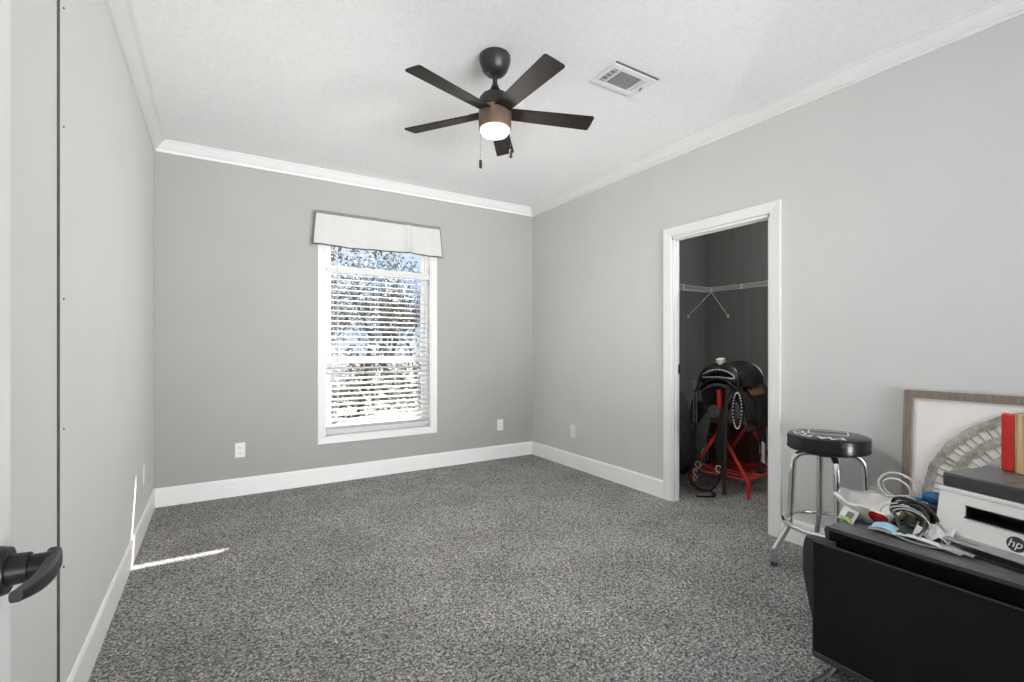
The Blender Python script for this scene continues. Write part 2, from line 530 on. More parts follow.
b = MB()
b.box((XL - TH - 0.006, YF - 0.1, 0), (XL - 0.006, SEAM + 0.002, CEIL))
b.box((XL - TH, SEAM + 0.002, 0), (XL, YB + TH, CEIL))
o = b.build('wall_left', M['wall_lit'])
struct(o, 'grey painted left wall with brighter light in its colour', 'wall')
wl = o
MB().box((XL - 0.0075, SEAM - 0.0025, 0.14), (XL - 0.0002, SEAM + 0.0016, CEIL - 0.08)).build('panel_edge', M['panel_edge'], wl)
for z in (0.5, 0.911, 1.298, 1.81, 2.164):
    sc = MB()
    sc.lathe([(0.0035, 0.0), (0.0035, 0.002), (0.002, 0.003)], seg=10)
    s_ = sc.build('screw', M['steel_dark'], wl, True)
    s_.location = (XL, SEAM + 0.036, z); s_.rotation_euler = (0, PI / 2, 0)

b = MB()
b.box((XL - TH, YB, 0), (WX0, YB + TH, CEIL)); b.box((WX1, YB, 0), (XR + TH, YB + TH, CEIL))
b.box((WX0, YB, 0), (WX1, YB + TH, WZ0)); b.box((WX0, YB, WZ1), (WX1, YB + TH, CEIL))
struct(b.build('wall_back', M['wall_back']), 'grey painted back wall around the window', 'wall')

b = MB()
b.box((XR, YF - 0.1, 0), (XR + TC, DY0, CEIL)); b.box((XR, DY1, 0), (XR + TC, YB + 0.001, CEIL))
b.box((XR, DY0, DZ), (XR + TC, DY1, CEIL))
struct(b.build('wall_right', M['wall']), 'grey painted right wall around the closet doorway', 'wall')

# the open space behind the camera, with an unseen window added at its far end for light
b = MB()
b.box((XL - TH, YF - 0.1, 0), (-0.15, YF, CEIL)); b.box((2.65, YF - 0.1, 0), (XR + TH, YF, CEIL))
b.box((-0.15, YF - 0.1, 0), (2.65, YF, 0.3)); b.box((-0.15, YF - 0.1, 2.4), (2.65, YF, CEIL))
struct(b.build('wall_front', M['wall']), 'grey wall behind the camera around a wide added window', 'wall')
w2 = struct(thing('fill_window', None, None), 'unseen wide window added behind the camera to admit fill light', 'window')
b = MB()
for x in (-0.15, 1.23, 2.61): b.box((x, YF - 0.08, 0.3), (x + 0.04, YF - 0.03, 2.4))
b.box((-0.15, YF - 0.08, 0.3), (2.65, YF - 0.03, 0.34)); b.box((-0.15, YF - 0.08, 2.36), (2.65, YF - 0.03, 2.4))
b.build('window_frame', M['vinyl'], w2)
MB().box((-0.12, YF - 0.058, 0.33), (2.62, YF - 0.052, 2.37)).build('glass_pane', M['glass'], w2)

# closet
b = MB()
b.box((XR + TC, CYB, 0), (CXB + 0.1, CYB + 0.08, CEIL))
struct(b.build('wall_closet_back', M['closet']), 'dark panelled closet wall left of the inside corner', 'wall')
b = MB(); b.box((CXB, CYF - 0.08, 0), (CXB + 0.1, CYB, CEIL))
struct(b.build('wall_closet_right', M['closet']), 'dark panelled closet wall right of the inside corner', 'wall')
b = MB(); b.box((XR + TC, CYF - 0.08, 0), (CXB, CYF, CEIL))
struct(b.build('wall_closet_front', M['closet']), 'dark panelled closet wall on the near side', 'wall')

# baseboards
BH, BT = 0.136, 0.014
def baseboard(name, p0, p1, n, label):
    """board along p0->p1 standing off the wall along n"""
    p0, p1, n = Vector((*p0, 0)), Vector((*p1, 0)), Vector((*n, 0))
    d = (p1 - p0)
    poly = [(0, 0), (BT, 0), (BT, BH - 0.012), (BT - 0.004, BH - 0.006), (BT - 0.004, BH - 0.002), (BT - 0.006, BH), (0, BH)]
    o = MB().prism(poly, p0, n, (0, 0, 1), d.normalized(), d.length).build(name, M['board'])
    return struct(o, label, 'baseboard')
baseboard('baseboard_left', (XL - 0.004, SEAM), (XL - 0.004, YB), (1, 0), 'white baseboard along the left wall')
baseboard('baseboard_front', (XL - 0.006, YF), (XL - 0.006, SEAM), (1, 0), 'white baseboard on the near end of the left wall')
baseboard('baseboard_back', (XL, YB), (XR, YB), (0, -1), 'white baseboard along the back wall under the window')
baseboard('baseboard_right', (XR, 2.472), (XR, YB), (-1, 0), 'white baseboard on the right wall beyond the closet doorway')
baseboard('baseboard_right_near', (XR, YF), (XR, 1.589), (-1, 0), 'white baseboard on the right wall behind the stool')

# crown moulding with mitred ends
CW, CH = 0.074, 0.078
def crown(name, p0, p1, n, m0, m1, label):
    p0, p1, n = Vector((*p0, 0)), Vector((*p1, 0)), Vector((*n, 0))
    d = (p1 - p0).normalized()
    prof = [(0, CEIL - CH), (0.014, CEIL - CH), (0.016, CEIL - CH + 0.004), (0.016, CEIL - CH + 0.011), (0.011, CEIL - CH + 0.013), (0.011, CEIL - CH + 0.018),
            (0.020, CEIL - CH + 0.024), (0.032, CEIL - CH + 0.034), (0.044, CEIL - 0.030), (0.054, CEIL - 0.018), (0.056, CEIL - 0.013), (0.064, CEIL - 0.012), (0.066, CEIL - 0.008), (CW, CEIL - 0.007), (CW, CEIL), (0, CEIL)]
    mb = MB()
    A = [mb.bm.verts.new(p0 + n * a + d * a * m0 + Vector((0, 0, z))) for a, z in prof]
    B = [mb.bm.verts.new(p1 + n * a - d * a * m1 + Vector((0, 0, z))) for a, z in prof]
    k = len(prof)
    for i in range(k):
        mb.bm.faces.new((A[i], A[(i + 1) % k], B[(i + 1) % k], B[i]))
    mb.bm.faces.new(list(reversed(A))); mb.bm.faces.new(B)
    return struct(mb.build(name, M['trim']), label, 'crown moulding')
crown('trim_1', (XL, YF), (XL, YB), (1, 0), 0, 1, 'white crown moulding along the left wall')
crown('trim_2', (XL, YB), (XR, YB), (0, -1), 1, 1, 'white crown moulding along the back wall above the window')
crown('trim_3', (XR, YF), (XR, YB), (-1, 0), 0, 1, 'white crown moulding along the right wall above the doorway')

# closet doorway casing and jamb
cs = struct(thing('trim_4', None, None), 'white casing around the dark closet doorway', 'door casing')
CT, CWD = 0.017, 0.066
def casing_poly():
    return [(0, 0), (0, CT * 0.6), (0.006, CT), (0.040, CT), (0.048, CT * 0.8), (CWD, CT * 0.65), (CWD, 0)]
def casing_piece(p0, p1, inward, m0, m1, wall_n, parent, name, width=CWD, thick=CT):
    """moulding from p0 to p1 (outer edge), profile grows towards 'inward', mitred"""
    p0, p1, inw, wn_ = Vector(p0), Vector(p1), Vector(inward), Vector(wall_n)
    d = (p1 - p0).normalized()
    prof = [(0, 0), (0, thick), (0.008, thick), (width * 0.45, thick * 0.85), (width - 0.012, thick * 0.7), (width - 0.004, thick * 0.72), (width, thick * 0.5), (width, 0)]
    mb = MB()
    A = [mb.bm.verts.new(p0 + inw * a + wn_ * t + d * a * m0) for a, t in prof]
    B = [mb.bm.verts.new(p1 + inw * a + wn_ * t - d * a * m1) for a, t in prof]
    k = len(prof)
    for i in range(k):
        mb.bm.faces.new((A[i], A[(i + 1) % k], B[(i + 1) % k], B[i]))
    mb.bm.faces.new(list(reversed(A))); mb.bm.faces.new(B)
    return mb.build(name, M['trim'], parent)
yo0, yo1, zo = 1.590, 2.472, 2.045
casing_piece((XR, yo1, 0), (XR, yo1, zo), (0, -1, 0), 0, 1, (-1, 0, 0), cs, 'side_casing')
casing_piece((XR, yo0, 0), (XR, yo0, zo), (0, 1, 0), 0, 1, (-1, 0, 0), cs, 'side_casing')
casing_piece((XR, yo1, zo), (XR, yo0, zo), (0, 0, -1), 1, 1, (-1, 0, 0), cs, 'head_casing')
b = MB()
for ya, yb in ((DY1 - 0.016, DY1 + 0.002), (DY0 - 0.002, DY0 + 0.016)):
    b.box((XR - 0.002, ya, 0), (XR + TC + 0.002, yb, DZ))
b.box((XR - 0.002, DY0, DZ - 0.016), (XR + TC + 0.002, DY1, DZ + 0.002))
b.build('jamb', M['trim'], cs)
b = MB()
b.box((XR + 0.022, DY1 - 0.024, 0), (XR + 0.042, DY1 - 0.016, DZ - 0.016)); b.box((XR + 0.022, DY0 + 0.016, 0), (XR + 0.042, DY0 + 0.024, DZ - 0.016))
b.box((XR + 0.022, DY0, DZ - 0.024), (XR + 0.042, DY1, DZ - 0.016))
b.build('door_stop', M['trim'], cs)
b = MB(); b.box((XR + 0.044, DY1 - 0.0185, 0.955), (XR + 0.062, DY1 - 0.0155, 1.02), 0.001); b.cyl((XR + 0.066, DY1 - 0.020, 0.945), (XR + 0.066, DY1 - 0.020, 1.03), 0.005)
tag(b.build('hinge', M['black_metal'], cs), 'black hinge on the jamb')

# ------------------------------------------------------------------ window_1
w1 = struct(thing('window_1', None, None), 'white single hung window with blind in the back wall', 'window')
wc = 0.056
xa, xb_, za, zb_ = WX0 - wc, WX1 + wc, WZ0 - wc + 0.006, WZ1 + wc
casing_piece((xa, YB, za), (xa, YB, zb_), (1, 0, 0), 1, 1, (0, -1, 0), w1, 'window_casing', wc, 0.016)
casing_piece((xb_, YB, za), (xb_, YB, zb_), (-1, 0, 0), 1, 1, (0, -1, 0), w1, 'window_casing', wc, 0.016)
casing_piece((xa, YB, za), (xb_, YB, za), (0, 0, 1), 1, 1, (0, -1, 0), w1, 'window_casing', wc, 0.016)
casing_piece((xa, YB, zb_), (xb_, YB, zb_), (0, 0, -1), 1, 1, (0, -1, 0), w1, 'window_casing', wc, 0.016)
b = MB()
t_ = 0.012
b.box((WX0 - 0.002, YB - 0.002, WZ0), (WX0 + t_, YB + TH, WZ1)); b.box((WX1 - t_, YB - 0.002, WZ0), (WX1 + 0.002, YB + TH, WZ1))
b.box((WX0, YB - 0.002, WZ0 - 0.002), (WX1, YB + TH, WZ0 + t_)); b.box((WX0, YB - 0.002, WZ1 - t_), (WX1, YB + TH, WZ1 + 0.002))
b.build('window_jamb', M['trim'], w1)
def frame_box(x0, x1, z0, z1, y0, y1, w, name, parent):
    b = MB()
    b.box((x0, y0, z0), (x0 + w, y1, z1), 0.003); b.box((x1 - w, y0, z0), (x1, y1, z1), 0.003)
    b.box((x0 + w - 0.001, y0, z0), (x1 - w + 0.001, y1, z0 + w), 0.003); b.box((x0 + w - 0.001, y0, z1 - w), (x1 - w + 0.001, y1, z1), 0.003)
    return b.build(name, M['vinyl'], parent)
ix0, ix1, iz0, iz1 = WX0 + t_, WX1 - t_, WZ0 + t_, WZ1 - t_
fr = frame_box(ix0, ix1, iz0, iz1, YB + 0.062, YB + TH, 0.022, 'window_frame', w1)
RAIL = 1.04
frame_box(ix0 + 0.02, ix1 - 0.02, RAIL - 0.018, iz1 - 0.02, YB + 0.088, YB + TH - 0.004, 0.036, 'upper_sash', w1)
frame_box(ix0 + 0.02, ix1 - 0.02, iz0 + 0.02, RAIL + 0.022, YB + 0.066, YB + 0.086, 0.036, 'lower_sash', w1)
MB().box((ix0 + 0.05, YB + 0.096, RAIL), (ix1 - 0.05, YB + 0.099, iz1 - 0.04)).build('glass_pane', M['glass'], w1)
MB().box((ix0 + 0.05, YB + 0.075, iz0 + 0.04), (ix1 - 0.05, YB + 0.078, RAIL)).build('glass_pane', M['glass'], w1)

# venetian blind
BX0, BX1 = WX0 + 0.018, WX1 - 0.018
BY = YB + 0.032
bl = thing('window_blind', 'white two inch slatted blind hanging inside the window', 'blind', ((BX0 + BX1) / 2, BY, 0.0))
hw = (BX1 - BX0) / 2
b = MB(); b.box((-hw, -0.026, 1.812), (hw, 0.024, 1.852), 0.003)
b.build('headrail', M['slat'], bl)
MB().box((-hw - 0.002, -0.034, 1.792), (hw + 0.002, -0.028, 1.836), 0.002).build('headrail_valance', M['slat'], bl)
b = MB()
NS = 30
ztop, zbot = 1.785, 0.475
tilt = math.radians(-13)
for i in range(NS):
    z = ztop + (zbot - ztop) * i / (NS - 1)
    rot = Matrix.Rotation(-tilt, 3, 'X')
    b.box((-hw, -0.025, z - 0.0014), (hw, 0.025, z + 0.0014), rot=rot)
b.build('slats', M['slat'], bl)
b = MB(); b.box((-hw, -0.026, 0.428), (hw, 0.024, 0.450), 0.004)
for k in range(4): b.box((-hw, -0.025, 0.4515 + k * 0.004), (hw, 0.025, 0.4540 + k * 0.004))
b.build('bottom_rail', M['slat'], bl)
for x in (-hw + 0.10, -0.03, hw - 0.09):
    b = MB()
    for y in (-0.027, 0.027): b.cyl((x, y, 0.44), (x, y, 1.83), 0.0013, seg=6)
    b.build('ladder_cord', M['slat'], bl)
b = MB(); b.cyl((-hw + 0.088, -0.040, 1.83), (-hw + 0.085, -0.036, 1.03), 0.0042, seg=8); b.sphere((-hw + 0.085, -0.036, 1.03), 0.007, 8)
b.build('tilt_wand', M['cable_grey'], bl, True)
b = MB(); b.tube([(-hw + 0.055, -0.034, 1.83), (-hw + 0.052, -0.036, 1.4), (-hw + 0.05, -0.038, 0.92)], 0.0016, 6)
cd = b.build('pull_cord', M['slat'], bl)
b = MB()
for dx in (-0.012, 0.010, 0.0): b.lathe([(0.003, 0.03), (0.007, 0.022), (0.011, -0.03), (0.009, -0.038)], (-hw + 0.05 + dx, -0.038 + abs(dx) * 0.3, 0.90 + dx), 10)
b.build('tassel', M['slat'], cd, True)

# valance
VX0, VX1, VZ0, VZ1, VY = 0.690, 1.782, 2.003, 2.285, YB - 0.085
va = thing('valance', 'off white linen valance with grey edging above the window', 'curtain', ((VX0 + VX1) / 2, VY, 2.0))
vw = (VX1 - VX0) / 2
def vfold(x):
    return 0.010 * math.sin(x * 19 + 0.4) + 0.006 * math.sin(x * 43 + 1.3) - 0.022 * math.exp(-((x - 0.245) / 0.018) ** 2) + 0.022 * math.exp(-((x - 0.205) / 0.012) ** 2)
def vfront(u, v):
    x = (u * 2 - 1) * (vw + 0.022 * (1 - v))
    z = 0.003 + v * (VZ1 - VZ0) + 0.006 * math.sin(x * 7) * (1 - v)
    k = 0.35 + 0.65 * (1 - v)
    return (x, -0.004 + vfold(x) * k - 0.012 * (1 - v), z)
b = MB(); b.grid(vfront, 90, 10, 0.0022)
def vside(sx):
    def f(u, v):
        x0, y0, z0 = vfront(0 if sx < 0 else 1, v)
        return (x0 + sx * 0.002 - sx * 0.012 * u, y0 + (0.085 - 0.006 - y0) * u, z0)
    return f
b.grid(vside(-1), 4, 10, 0.0022); b.grid(vside(1), 4, 10, 0.0022)
b.build('curtain_fabric', M['fabric'], va, True)
b = MB()
b.tube([Vector(vfront(i / 60, 0)) + Vector((0, -0.001, -0.001)) for i in range(61)], 0.0055, 6)
for u in (0, 1): b.tube([Vector(vfront(u, j / 10)) + Vector((0, -0.001, 0)) for j in range(11)], 0.003, 6)
b.build('hem_piping', M['piping'], va, True)
b = MB()
b.strap([Vector(vfront(i / 60, 1)) + Vector((0, -0.0035, -0.012)) for i in range(61)], 0.026, 0.003, (0, 0, 1))
b.build('top_shadow', mat('valance_top_shadow', (0.22, 0.215, 0.21), 0.8), va, True)  # grey strip painted in for the shadow along the valance top
b = MB(); b.cyl((-vw + 0.01, 0.006, 0.262), (vw - 0.01, 0.006, 0.262), 0.008)
for x in (-vw + 0.014, vw - 0.014): b.cyl((x, 0.006, 0.262), (x, 0.0845, 0.262), 0.006)
b.build('curtain_rod', M['white_metal'], va)

# ------------------------------------------------------------------ entry door (open against the left wall)
d1 = struct(thing('door_1', None, None, (-0.218, -0.06, 0)), 'white entry door open flat beside the left wall', 'door')
b = MB(); b.box((-0.018, 0.0, 0.012), (0.018, 0.822, 2.04), 0.002)
b.build('door_panel', M['trim'], d1)
hd = MB()
hy, hz = 0.780, 0.915
hd.cyl((0.018, hy, hz), (0.028, hy, hz), 0.0265, 0.0240, 32)
hd.cyl((0.028, hy, hz), (0.044, hy, hz), 0.0165, 0.0155, 24)
hd.cyl((0.043, hy, hz), (0.062, hy, hz), 0.0125, 0.0125, 24)
h = hd.build('door_handle', M['black_metal'], d1, True)
def lever_f(u, v):
    """closed lever section swept along the door towards the hinge"""
    y = hy + 0.014 - 0.112 * u
    x = 0.0605 + 0.004 * math.sin(u * PI * 0.9) - 0.004 * u * u
    hh = 0.0130 - 0.0075 * u ** 1.2
    zc = hz + 0.000 + (0.0130 - hh) * 0.9 - 0.003 * math.sin(u * PI)
    th = 0.0070 - 0.0022 * u
    a = v * 2 * PI
    ca, sa = math.cos(a), math.sin(a)
    q = 0.55
    return (x + th * math.copysign(abs(ca) ** q, ca), y, zc + hh * math.copysign(abs(sa) ** q, sa))
hd = MB(); hd.grid(lever_f, 20, 24)
for k in (0, 20):
    hd.bm.faces.new([hd.bm.verts.new(lever_f(k / 20, j / 24)) for j in range(24)])
bmesh.ops.remove_doubles(hd.bm, verts=hd.bm.verts, dist=1e-5)
hd.build('lever', M['black_metal'], h, True)
b = MB()
for z in (0.25, 1.05, 1.82): b.cyl((-0.022, -0.003, z - 0.045), (-0.022, -0.003, z + 0.045), 0.007)
b.build('hinge', M['black_metal'], d1)
b = MB(); b.box((XL - 0.006, -0.16, 0), (-0.245, -0.065, CEIL))
struct(b.build('wall_entry', M['wall']), 'grey wall stub that carries the entry door hinges', 'wall')

# ------------------------------------------------------------------ ceiling fan
FX, FY = 1.2046, 2.1112
fan = thing('ceiling_fan', 'dark bronze five blade ceiling fan with lit round lamp', 'ceiling fan', (FX, FY, 0))
b = MB(); b.lathe([(0.075, CEIL), (0.079, CEIL - 0.006), (0.079, CEIL - 0.026), (0.074, CEIL - 0.048), (0.062, CEIL - 0.076), (0.050, CEIL - 0.092), (0.034, CEIL - 0.100), (0.014, CEIL - 0.102)], seg=40)
b.build('canopy', M['bronze'], fan, True)
b = MB(); b.cyl((0, 0, 2.46), (0, 0, CEIL - 0.098), 0.0125, seg=20); b.lathe([(0.017, 2.490), (0.019, 2.484), (0.019, 2.468), (0.017, 2.462)], seg=20)
b.build('downrod', M['bronze'], fan, True)
b = MB(); b.lathe([(0.018, 2.480), (0.024, 2.474), (0.030, 2.458), (0.046, 2.446), (0.066, 2.436), (0.079, 2.420), (0.083, 2.400), (0.083, 2.372), (0.076, 2.366)], seg=40)
b.build('motor_housing', M['bronze'], fan, True)
ph0 = 0.92692
ZB = 2.350
for k in range(5):
    a = ph0 + k * 2 * PI / 5
    b = MB()
    r0, r1 = 0.070, 0.520
    outline = [(r0, -0.042), (0.30, -0.049), (r1 - 0.009, -0.054), (r1 - 0.003, -0.052), (r1 + 0.001, -0.046), (r1 + 0.003, 0.0), (r1 + 0.002, 0.047), (r1 - 0.002, 0.053), (r1 - 0.009, 0.055), (0.30, 0.049), (r0, 0.042)]
    b.prism(outline, (0, 0, -0.003), (1, 0, 0), (0, 1, 0), (0, 0, 1), 0.006)
    bo = b.build('blade', M['blade'], fan)
    bo.matrix_local = Matrix.Translation((0, 0, ZB)) @ Matrix.Rotation(a, 4, 'Z') @ Matrix.Rotation(math.radians(-11), 4, 'X')
    b = MB(); b.box((0.055, -0.030, 0.004), (0.135, 0.030, 0.010), 0.002)
    for dy in (-0.016, 0.016): b.cyl((0.115, dy, -0.006), (0.115, dy, 0.006), 0.004, seg=8)
    bi = b.build('blade_iron', M['bronze'], bo)
b = MB(); b.lathe([(0.060, 2.385), (0.078, 2.372), (0.083, 2.350), (0.084, 2.320), (0.083, 2.275), (0.081, 2.266), (0.072, 2.262)], seg=44)
b.build('light_housing', M['housing'], fan, True)
b = MB(); b.lathe([(0.071, 2.270), (0.0735, 2.262), (0.0715, 2.250), (0.062, 2.238), (0.046, 2.231), (0.022, 2.228), (0.003, 2.2275)], seg=40)
b.build('lamp_shade', M['lamp'], fan, True)
c, s = math.cos(YAW), math.sin(YAW)
right = Vector((c, -s, 0)); fwd = Vector((s, c, 0))
for (du, dv, zb2) in ((-0.070, -0.050, 2.048), (0.080, -0.028, 2.108)):
    p = right * du + fwd * dv
    b = MB(); b.cyl((p.x, p.y, zb2 + 0.03), (p.x, p.y, 2.285), 0.0006, seg=6)
    for i in range(int((2.285 - zb2 - 0.03) / 0.012)): b.sphere((p.x, p.y, zb2 + 0.035 + i * 0.012), 0.0011, 6)
    ch = b.build('pull_chain', M['chain'], fan)
    b = MB(); b.lathe([(0.003, 0.044), (0.0075, 0.040), (0.0082, 0.020), (0.0078, 0.002), (0.004, 0.0)], (p.x, p.y, zb2), 12)
    b.build('chain_fob', M['bronze'], ch, True)

# ------------------------------------------------------------------ ceiling vent
VCX, VCY = 1.920, 1.920
vt = thing('ceiling_vent', 'white ceiling air register beside the fan', 'air vent', (VCX, VCY, CEIL))
b = MB()
hx, hy_ = 0.160, 0.098
x0, x1, y0, y1 = -0.133, 0.118, -0.062, 0.066
zt, zb3 = -0.001, -0.011
b.box((-hx, -hy_, zb3), (x0, hy_, zt), 0.002); b.box((x1, -hy_, zb3), (hx, hy_, zt), 0.002)
b.box((x0, -hy_, zb3), (x1, y0, zt), 0.002); b.box((x0, y1, zb3), (x1, hy_, zt), 0.002)
b.box((-0.093, y0, zb3), (-0.084, y1, zt)); b.box((0.078, y0, zb3), (0.086, y1, zt))
b.build('frame', M['white_metal'], vt)
MB().box((x0 - 0.002, y0 - 0.002, -0.0025), (x1 + 0.002, y1 + 0.002, -0.0005)).build('duct', M['vent_dark'], vt)
b = MB()
for i in range(4):
    y = y0 + (i + 0.5) * (y1 - y0) / 4
    b.box((x0, y - 0.001, -0.010), (-0.094, y + 0.001, -0.003))
for i in range(2):
    x = x0 + (i + 1) * 0.013
    b.box((x - 0.004, y0, -0.010), (x - 0.001, y1, -0.008))
for i in range(14):
    y = y0 + (i + 0.5) * (y1 - y0) / 14
    b.box((-0.084, y - 0.0038, -0.0075), (0.078, y + 0.0022, -0.0062), rot=Matrix.Rotation(math.radians(28), 3, 'X'))
b.build('louvers', M['vent_mid'], vt)
b = MB()
for i in range(3):
    x = 0.090 + i * 0.011
    b.box((x - 0.006, y0, -0.0085), (x + 0.006, y1, -0.0072), rot=Matrix.Rotation(math.radians(-16), 3, 'Y'))
b.build('side_louvers', M['white_metal'], vt)
b = MB(); b.box((-hx + 0.002, -hy_ - 0.010, -0.006), (hx - 0.002, -hy_ - 0.001, -0.0005))
b.build('edge_shadow', M['vent_dark'], vt)  # dark strip standing in for the shadow under the register's lip
b = MB(); b.box((0.128, -0.006, -0.018), (0.134, 0.010, -0.010), 0.001); b.cyl((0.131, 0.010, -0.016), (0.146, 0.018, -0.020), 0.002, seg=8)
b.build('damper_lever', M['steel_dark'], vt)

# ------------------------------------------------------------------ outlets
def outlet(loc, rz, label):
    t = thing('wall_outlet', label, 'outlet', loc, rz, 'white duplex wall outlets')
    MB().box((-0.035, -0.006, -0.057), (0.035, -0.0002, 0.057), 0.0025).build('cover_plate', M['plastic_white'], t)
    for dz in (-0.0195, 0.0195):
        sk = MB().box((-0.0165, -0.0085, dz - 0.014), (0.0165, -0.005, dz + 0.014), 0.001).build('socket', M['plastic_white'], t)
        b = MB()
        for dx in (-0.0065, 0.0065): b.box((dx - 0.001, -0.0090, dz - 0.003), (dx + 0.001, -0.0080, dz + 0.006))
        b.cyl((0, -0.0080, dz - 0.008), (0, -0.0090, dz - 0.008), 0.0022, seg=8)
        b.build('slots', M['slot'], sk)
    return t
ot = outlet((0.150, YB, 0.353), 0.0, 'white wall outlet on the back wall, left of the window')
dup(ot, (2.494, YB, 0.348), 0.0, 'white wall outlet on the back wall, between window and corner')
dup(ot, (XR, 3.573, 0.350), -PI / 2, 'white wall outlet on the right wall beyond the closet doorway')
dup(ot, (XR, 1.112, 0.372), -PI / 2, 'white wall outlet on the right wall behind the bar stool')
dup(ot, (XL, 3.713, 0.367), PI / 2, 'white wall outlet low on the left wall near the corner')

# ------------------------------------------------------------------ closet shelf
sh = thing('wire_shelf', 'white wire shelf wrapping the closet corner with two braces', 'shelf', (4.45, 3.18, 1.765))
SD = 0.30
b = MB()
Lx, Ly = XR + TC + 0.01 - 4.45, CYF + 0.01 - 3.18
for dz in (-0.026, 0.018):
    b.tube([(Lx, 0, dz), (0, 0, dz)], 0.0033, 8); b.tube([(0, 0, dz), (0, Ly, dz)], 0.0033, 8)
b.tube([(Lx, SD - 0.006, 0.014), (SD - 0.006, SD - 0.006, 0.014), (SD - 0.006, Ly, 0.014)], 0.003, 6)
x = Lx + 0.01
while x < SD - 0.01:
    b.tube([(x, SD - 0.006, 0.018), (x, 0, 0.018)], 0.0014, 5)
    x += 0.026
y = Ly + 0.01
while y < 0:
    b.tube([(SD - 0.006, y, 0.018), (0, y, 0.018)], 0.0014, 5)
    y += 0.026
b.build('wire_deck', M['wire'], sh)
for p in ((0.0, SD), (SD, 0.0)):
    e = Vector((p[0], p[1], -0.275))
    b = MB(); b.tube([(0, 0, -0.028), e * 0.97], 0.0065, 8)
    b.box(e * 0.97 - Vector((0.012, 0.012, 0.025)), e * 0.97 + Vector((0.008, 0.008, 0.012)), 0.003)
    b.build('brace', M['wire'], sh, True)
for (px_, py_) in ((-0.45, 0), (0, -0.34), (0, -0.78), (0, 0)):
    MB().box((px_ - 0.010, py_ - 0.010, -0.032), (px_ + 0.010, py_ + 0.010, 0.024), 0.002).build('shelf_clip', M['white_metal'], sh)

# ------------------------------------------------------------------ saddle rack, saddle and tack (local +X towards the room, +Y to the right of the picture)
RC = Vector((3.665, 2.395, 0))
RZ = PI + 0.142
rack = thing('saddle_rack', 'red tubular saddle rack standing in the closet', 'saddle rack', RC, RZ)
RT = 0.014
FXr, WYr = 0.275, 0.225       # half depth, half width of the foot print
b = MB(); b.tube([(0.28, 0, 0.80), (-0.28, 0, 0.80)], 0.017, 12); b.build('top_bar', M['rack_red'], rack, True)
for sx in (1, -1):
    b = MB(); b.tube(bez([(sx * 0.262, 0, 0.80), (sx * 0.262, 0, 0.62), (sx * 0.262, 0, 0.44)], 4), 0.019, 12); b.build('post', M['rack_red'], rack, True)
    for sy in (1, -1):
        b = MB()
        b.tube(bez([(sx * 0.262, sy * 0.004, 0.465), (sx * 0.265, sy * 0.045, 0.42), (sx * 0.27, sy * 0.205, 0.165), (sx * 0.272, sy * 0.232, 0.11), (sx * FXr, sy * (WYr + 0.006), 0.0)], 6), RT, 12)
        b.build('leg', M['rack_red'], rack, True)
b = MB()
for sy in (1, -1): b.tube([(0.275, sy * 0.222, 0.132), (-0.275, sy * 0.222, 0.132)], 0.010, 10)
for i in range(6):
    x = 0.262 - i * 0.105
    b.tube([(x, -0.225, 0.138), (x, 0.225, 0.138)], 0.008, 8)
b.build('bottom_shelf', M['rack_red'], rack, True)

sd = thing('western_saddle', 'black studded western saddle resting on the red rack', 'saddle', RC + Vector((-0.015, 0.02, 0)), RZ + 0.04)
sd.scale = (0.94, 0.80, 1.0)
# skirt: draped double sheet over the bar
def drape(x, t, w, z0, drop):
    """t in -1..1 across; an inverted U"""
    a = abs(t)
    y = w * math.sin(min(1, a) * 1.35) / math.sin(1.35)
    z = z0 - drop * (a ** 1.9)
    return (x, math.copysign(y, t), z)
def skirt_f(u, v):
    x = 0.27 - 0.62 * u
    t = v * 2 - 1
    top = 0.875 + 0.02 * math.cos(u * 2 * PI) 
    drop = 0.30 + 0.03 * math.sin(u * PI)
    p = drape(x, t, 0.285, top, drop)
    return p
b = MB(); b.grid(skirt_f, 20, 24, 0.016); b.build('skirt', M['leather_black'], sd, True)
def pad_f(u, v):
    x = 0.295 - 0.67 * u
    p = drape(x, v * 2 - 1, 0.278, 0.845, 0.335)
    return p
b = MB(); b.grid(pad_f, 20, 24, 0.020); b.build('saddle_pad', M['suede'], sd, True)
# seat
def seat_f(u, v):
    x = 0.16 - 0.36 * u
    t = v * 2 - 1
    ridge = 0.945 + 0.035 * (1 - u) ** 2 * 0.6 + 0.075 * max(0, u - 0.45) ** 1.5 * 2.2
    p = drape(x, t, 0.155 + 0.05 * u, ridge, 0.13)
    return p
b = MB(); b.grid(seat_f, 16, 20, 0.03); b.build('seat', M['leather_black'], sd, True)
# swell (fork)
b = MB()
pts = [(0.215 + 0.02 * math.cos(a * 2), 0.190 * math.cos(a), 0.865 + 0.115 * math.sin(a)) for a in [PI * i / 24 for i in range(25)]]
b.tube(pts, [0.028 + 0.024 * math.sin(PI * i / 24) ** 0.7 if 0 < i < 24 else 0.026 for i in range(25)], 14)
sw = b.build('swell', M['leather_black'], sd, True)
b = MB()
for (rr, zc_, yy) in ((0.027, 0.972, 0.165),):
    for i in range(30):
        a = 2 * PI * i / 30
        b.sphere((0.266 + 0.006 * math.cos(a), yy * math.cos(a), 0.945 + 0.030 * math.sin(a) - 0.05 * (math.cos(a) ** 2) * 0.6), 0.0072, 6)
b.tube([(0.264 + 0.006 * math.cos(a), 0.165 * math.cos(a), 0.945 + 0.030 * math.sin(a) - 0.03 * (math.cos(a) ** 2)) for a in [2 * PI * i / 40 for i in range(40)]], 0.003, 6, closed=True)
b.build('stud_trim', M['silver'], sw)
b = MB(); b.tube([(0.17, 0, 0.965), (0.20, 0, 1.00), (0.214, 0, 1.040)], [0.036, 0.031, 0.031], 14)
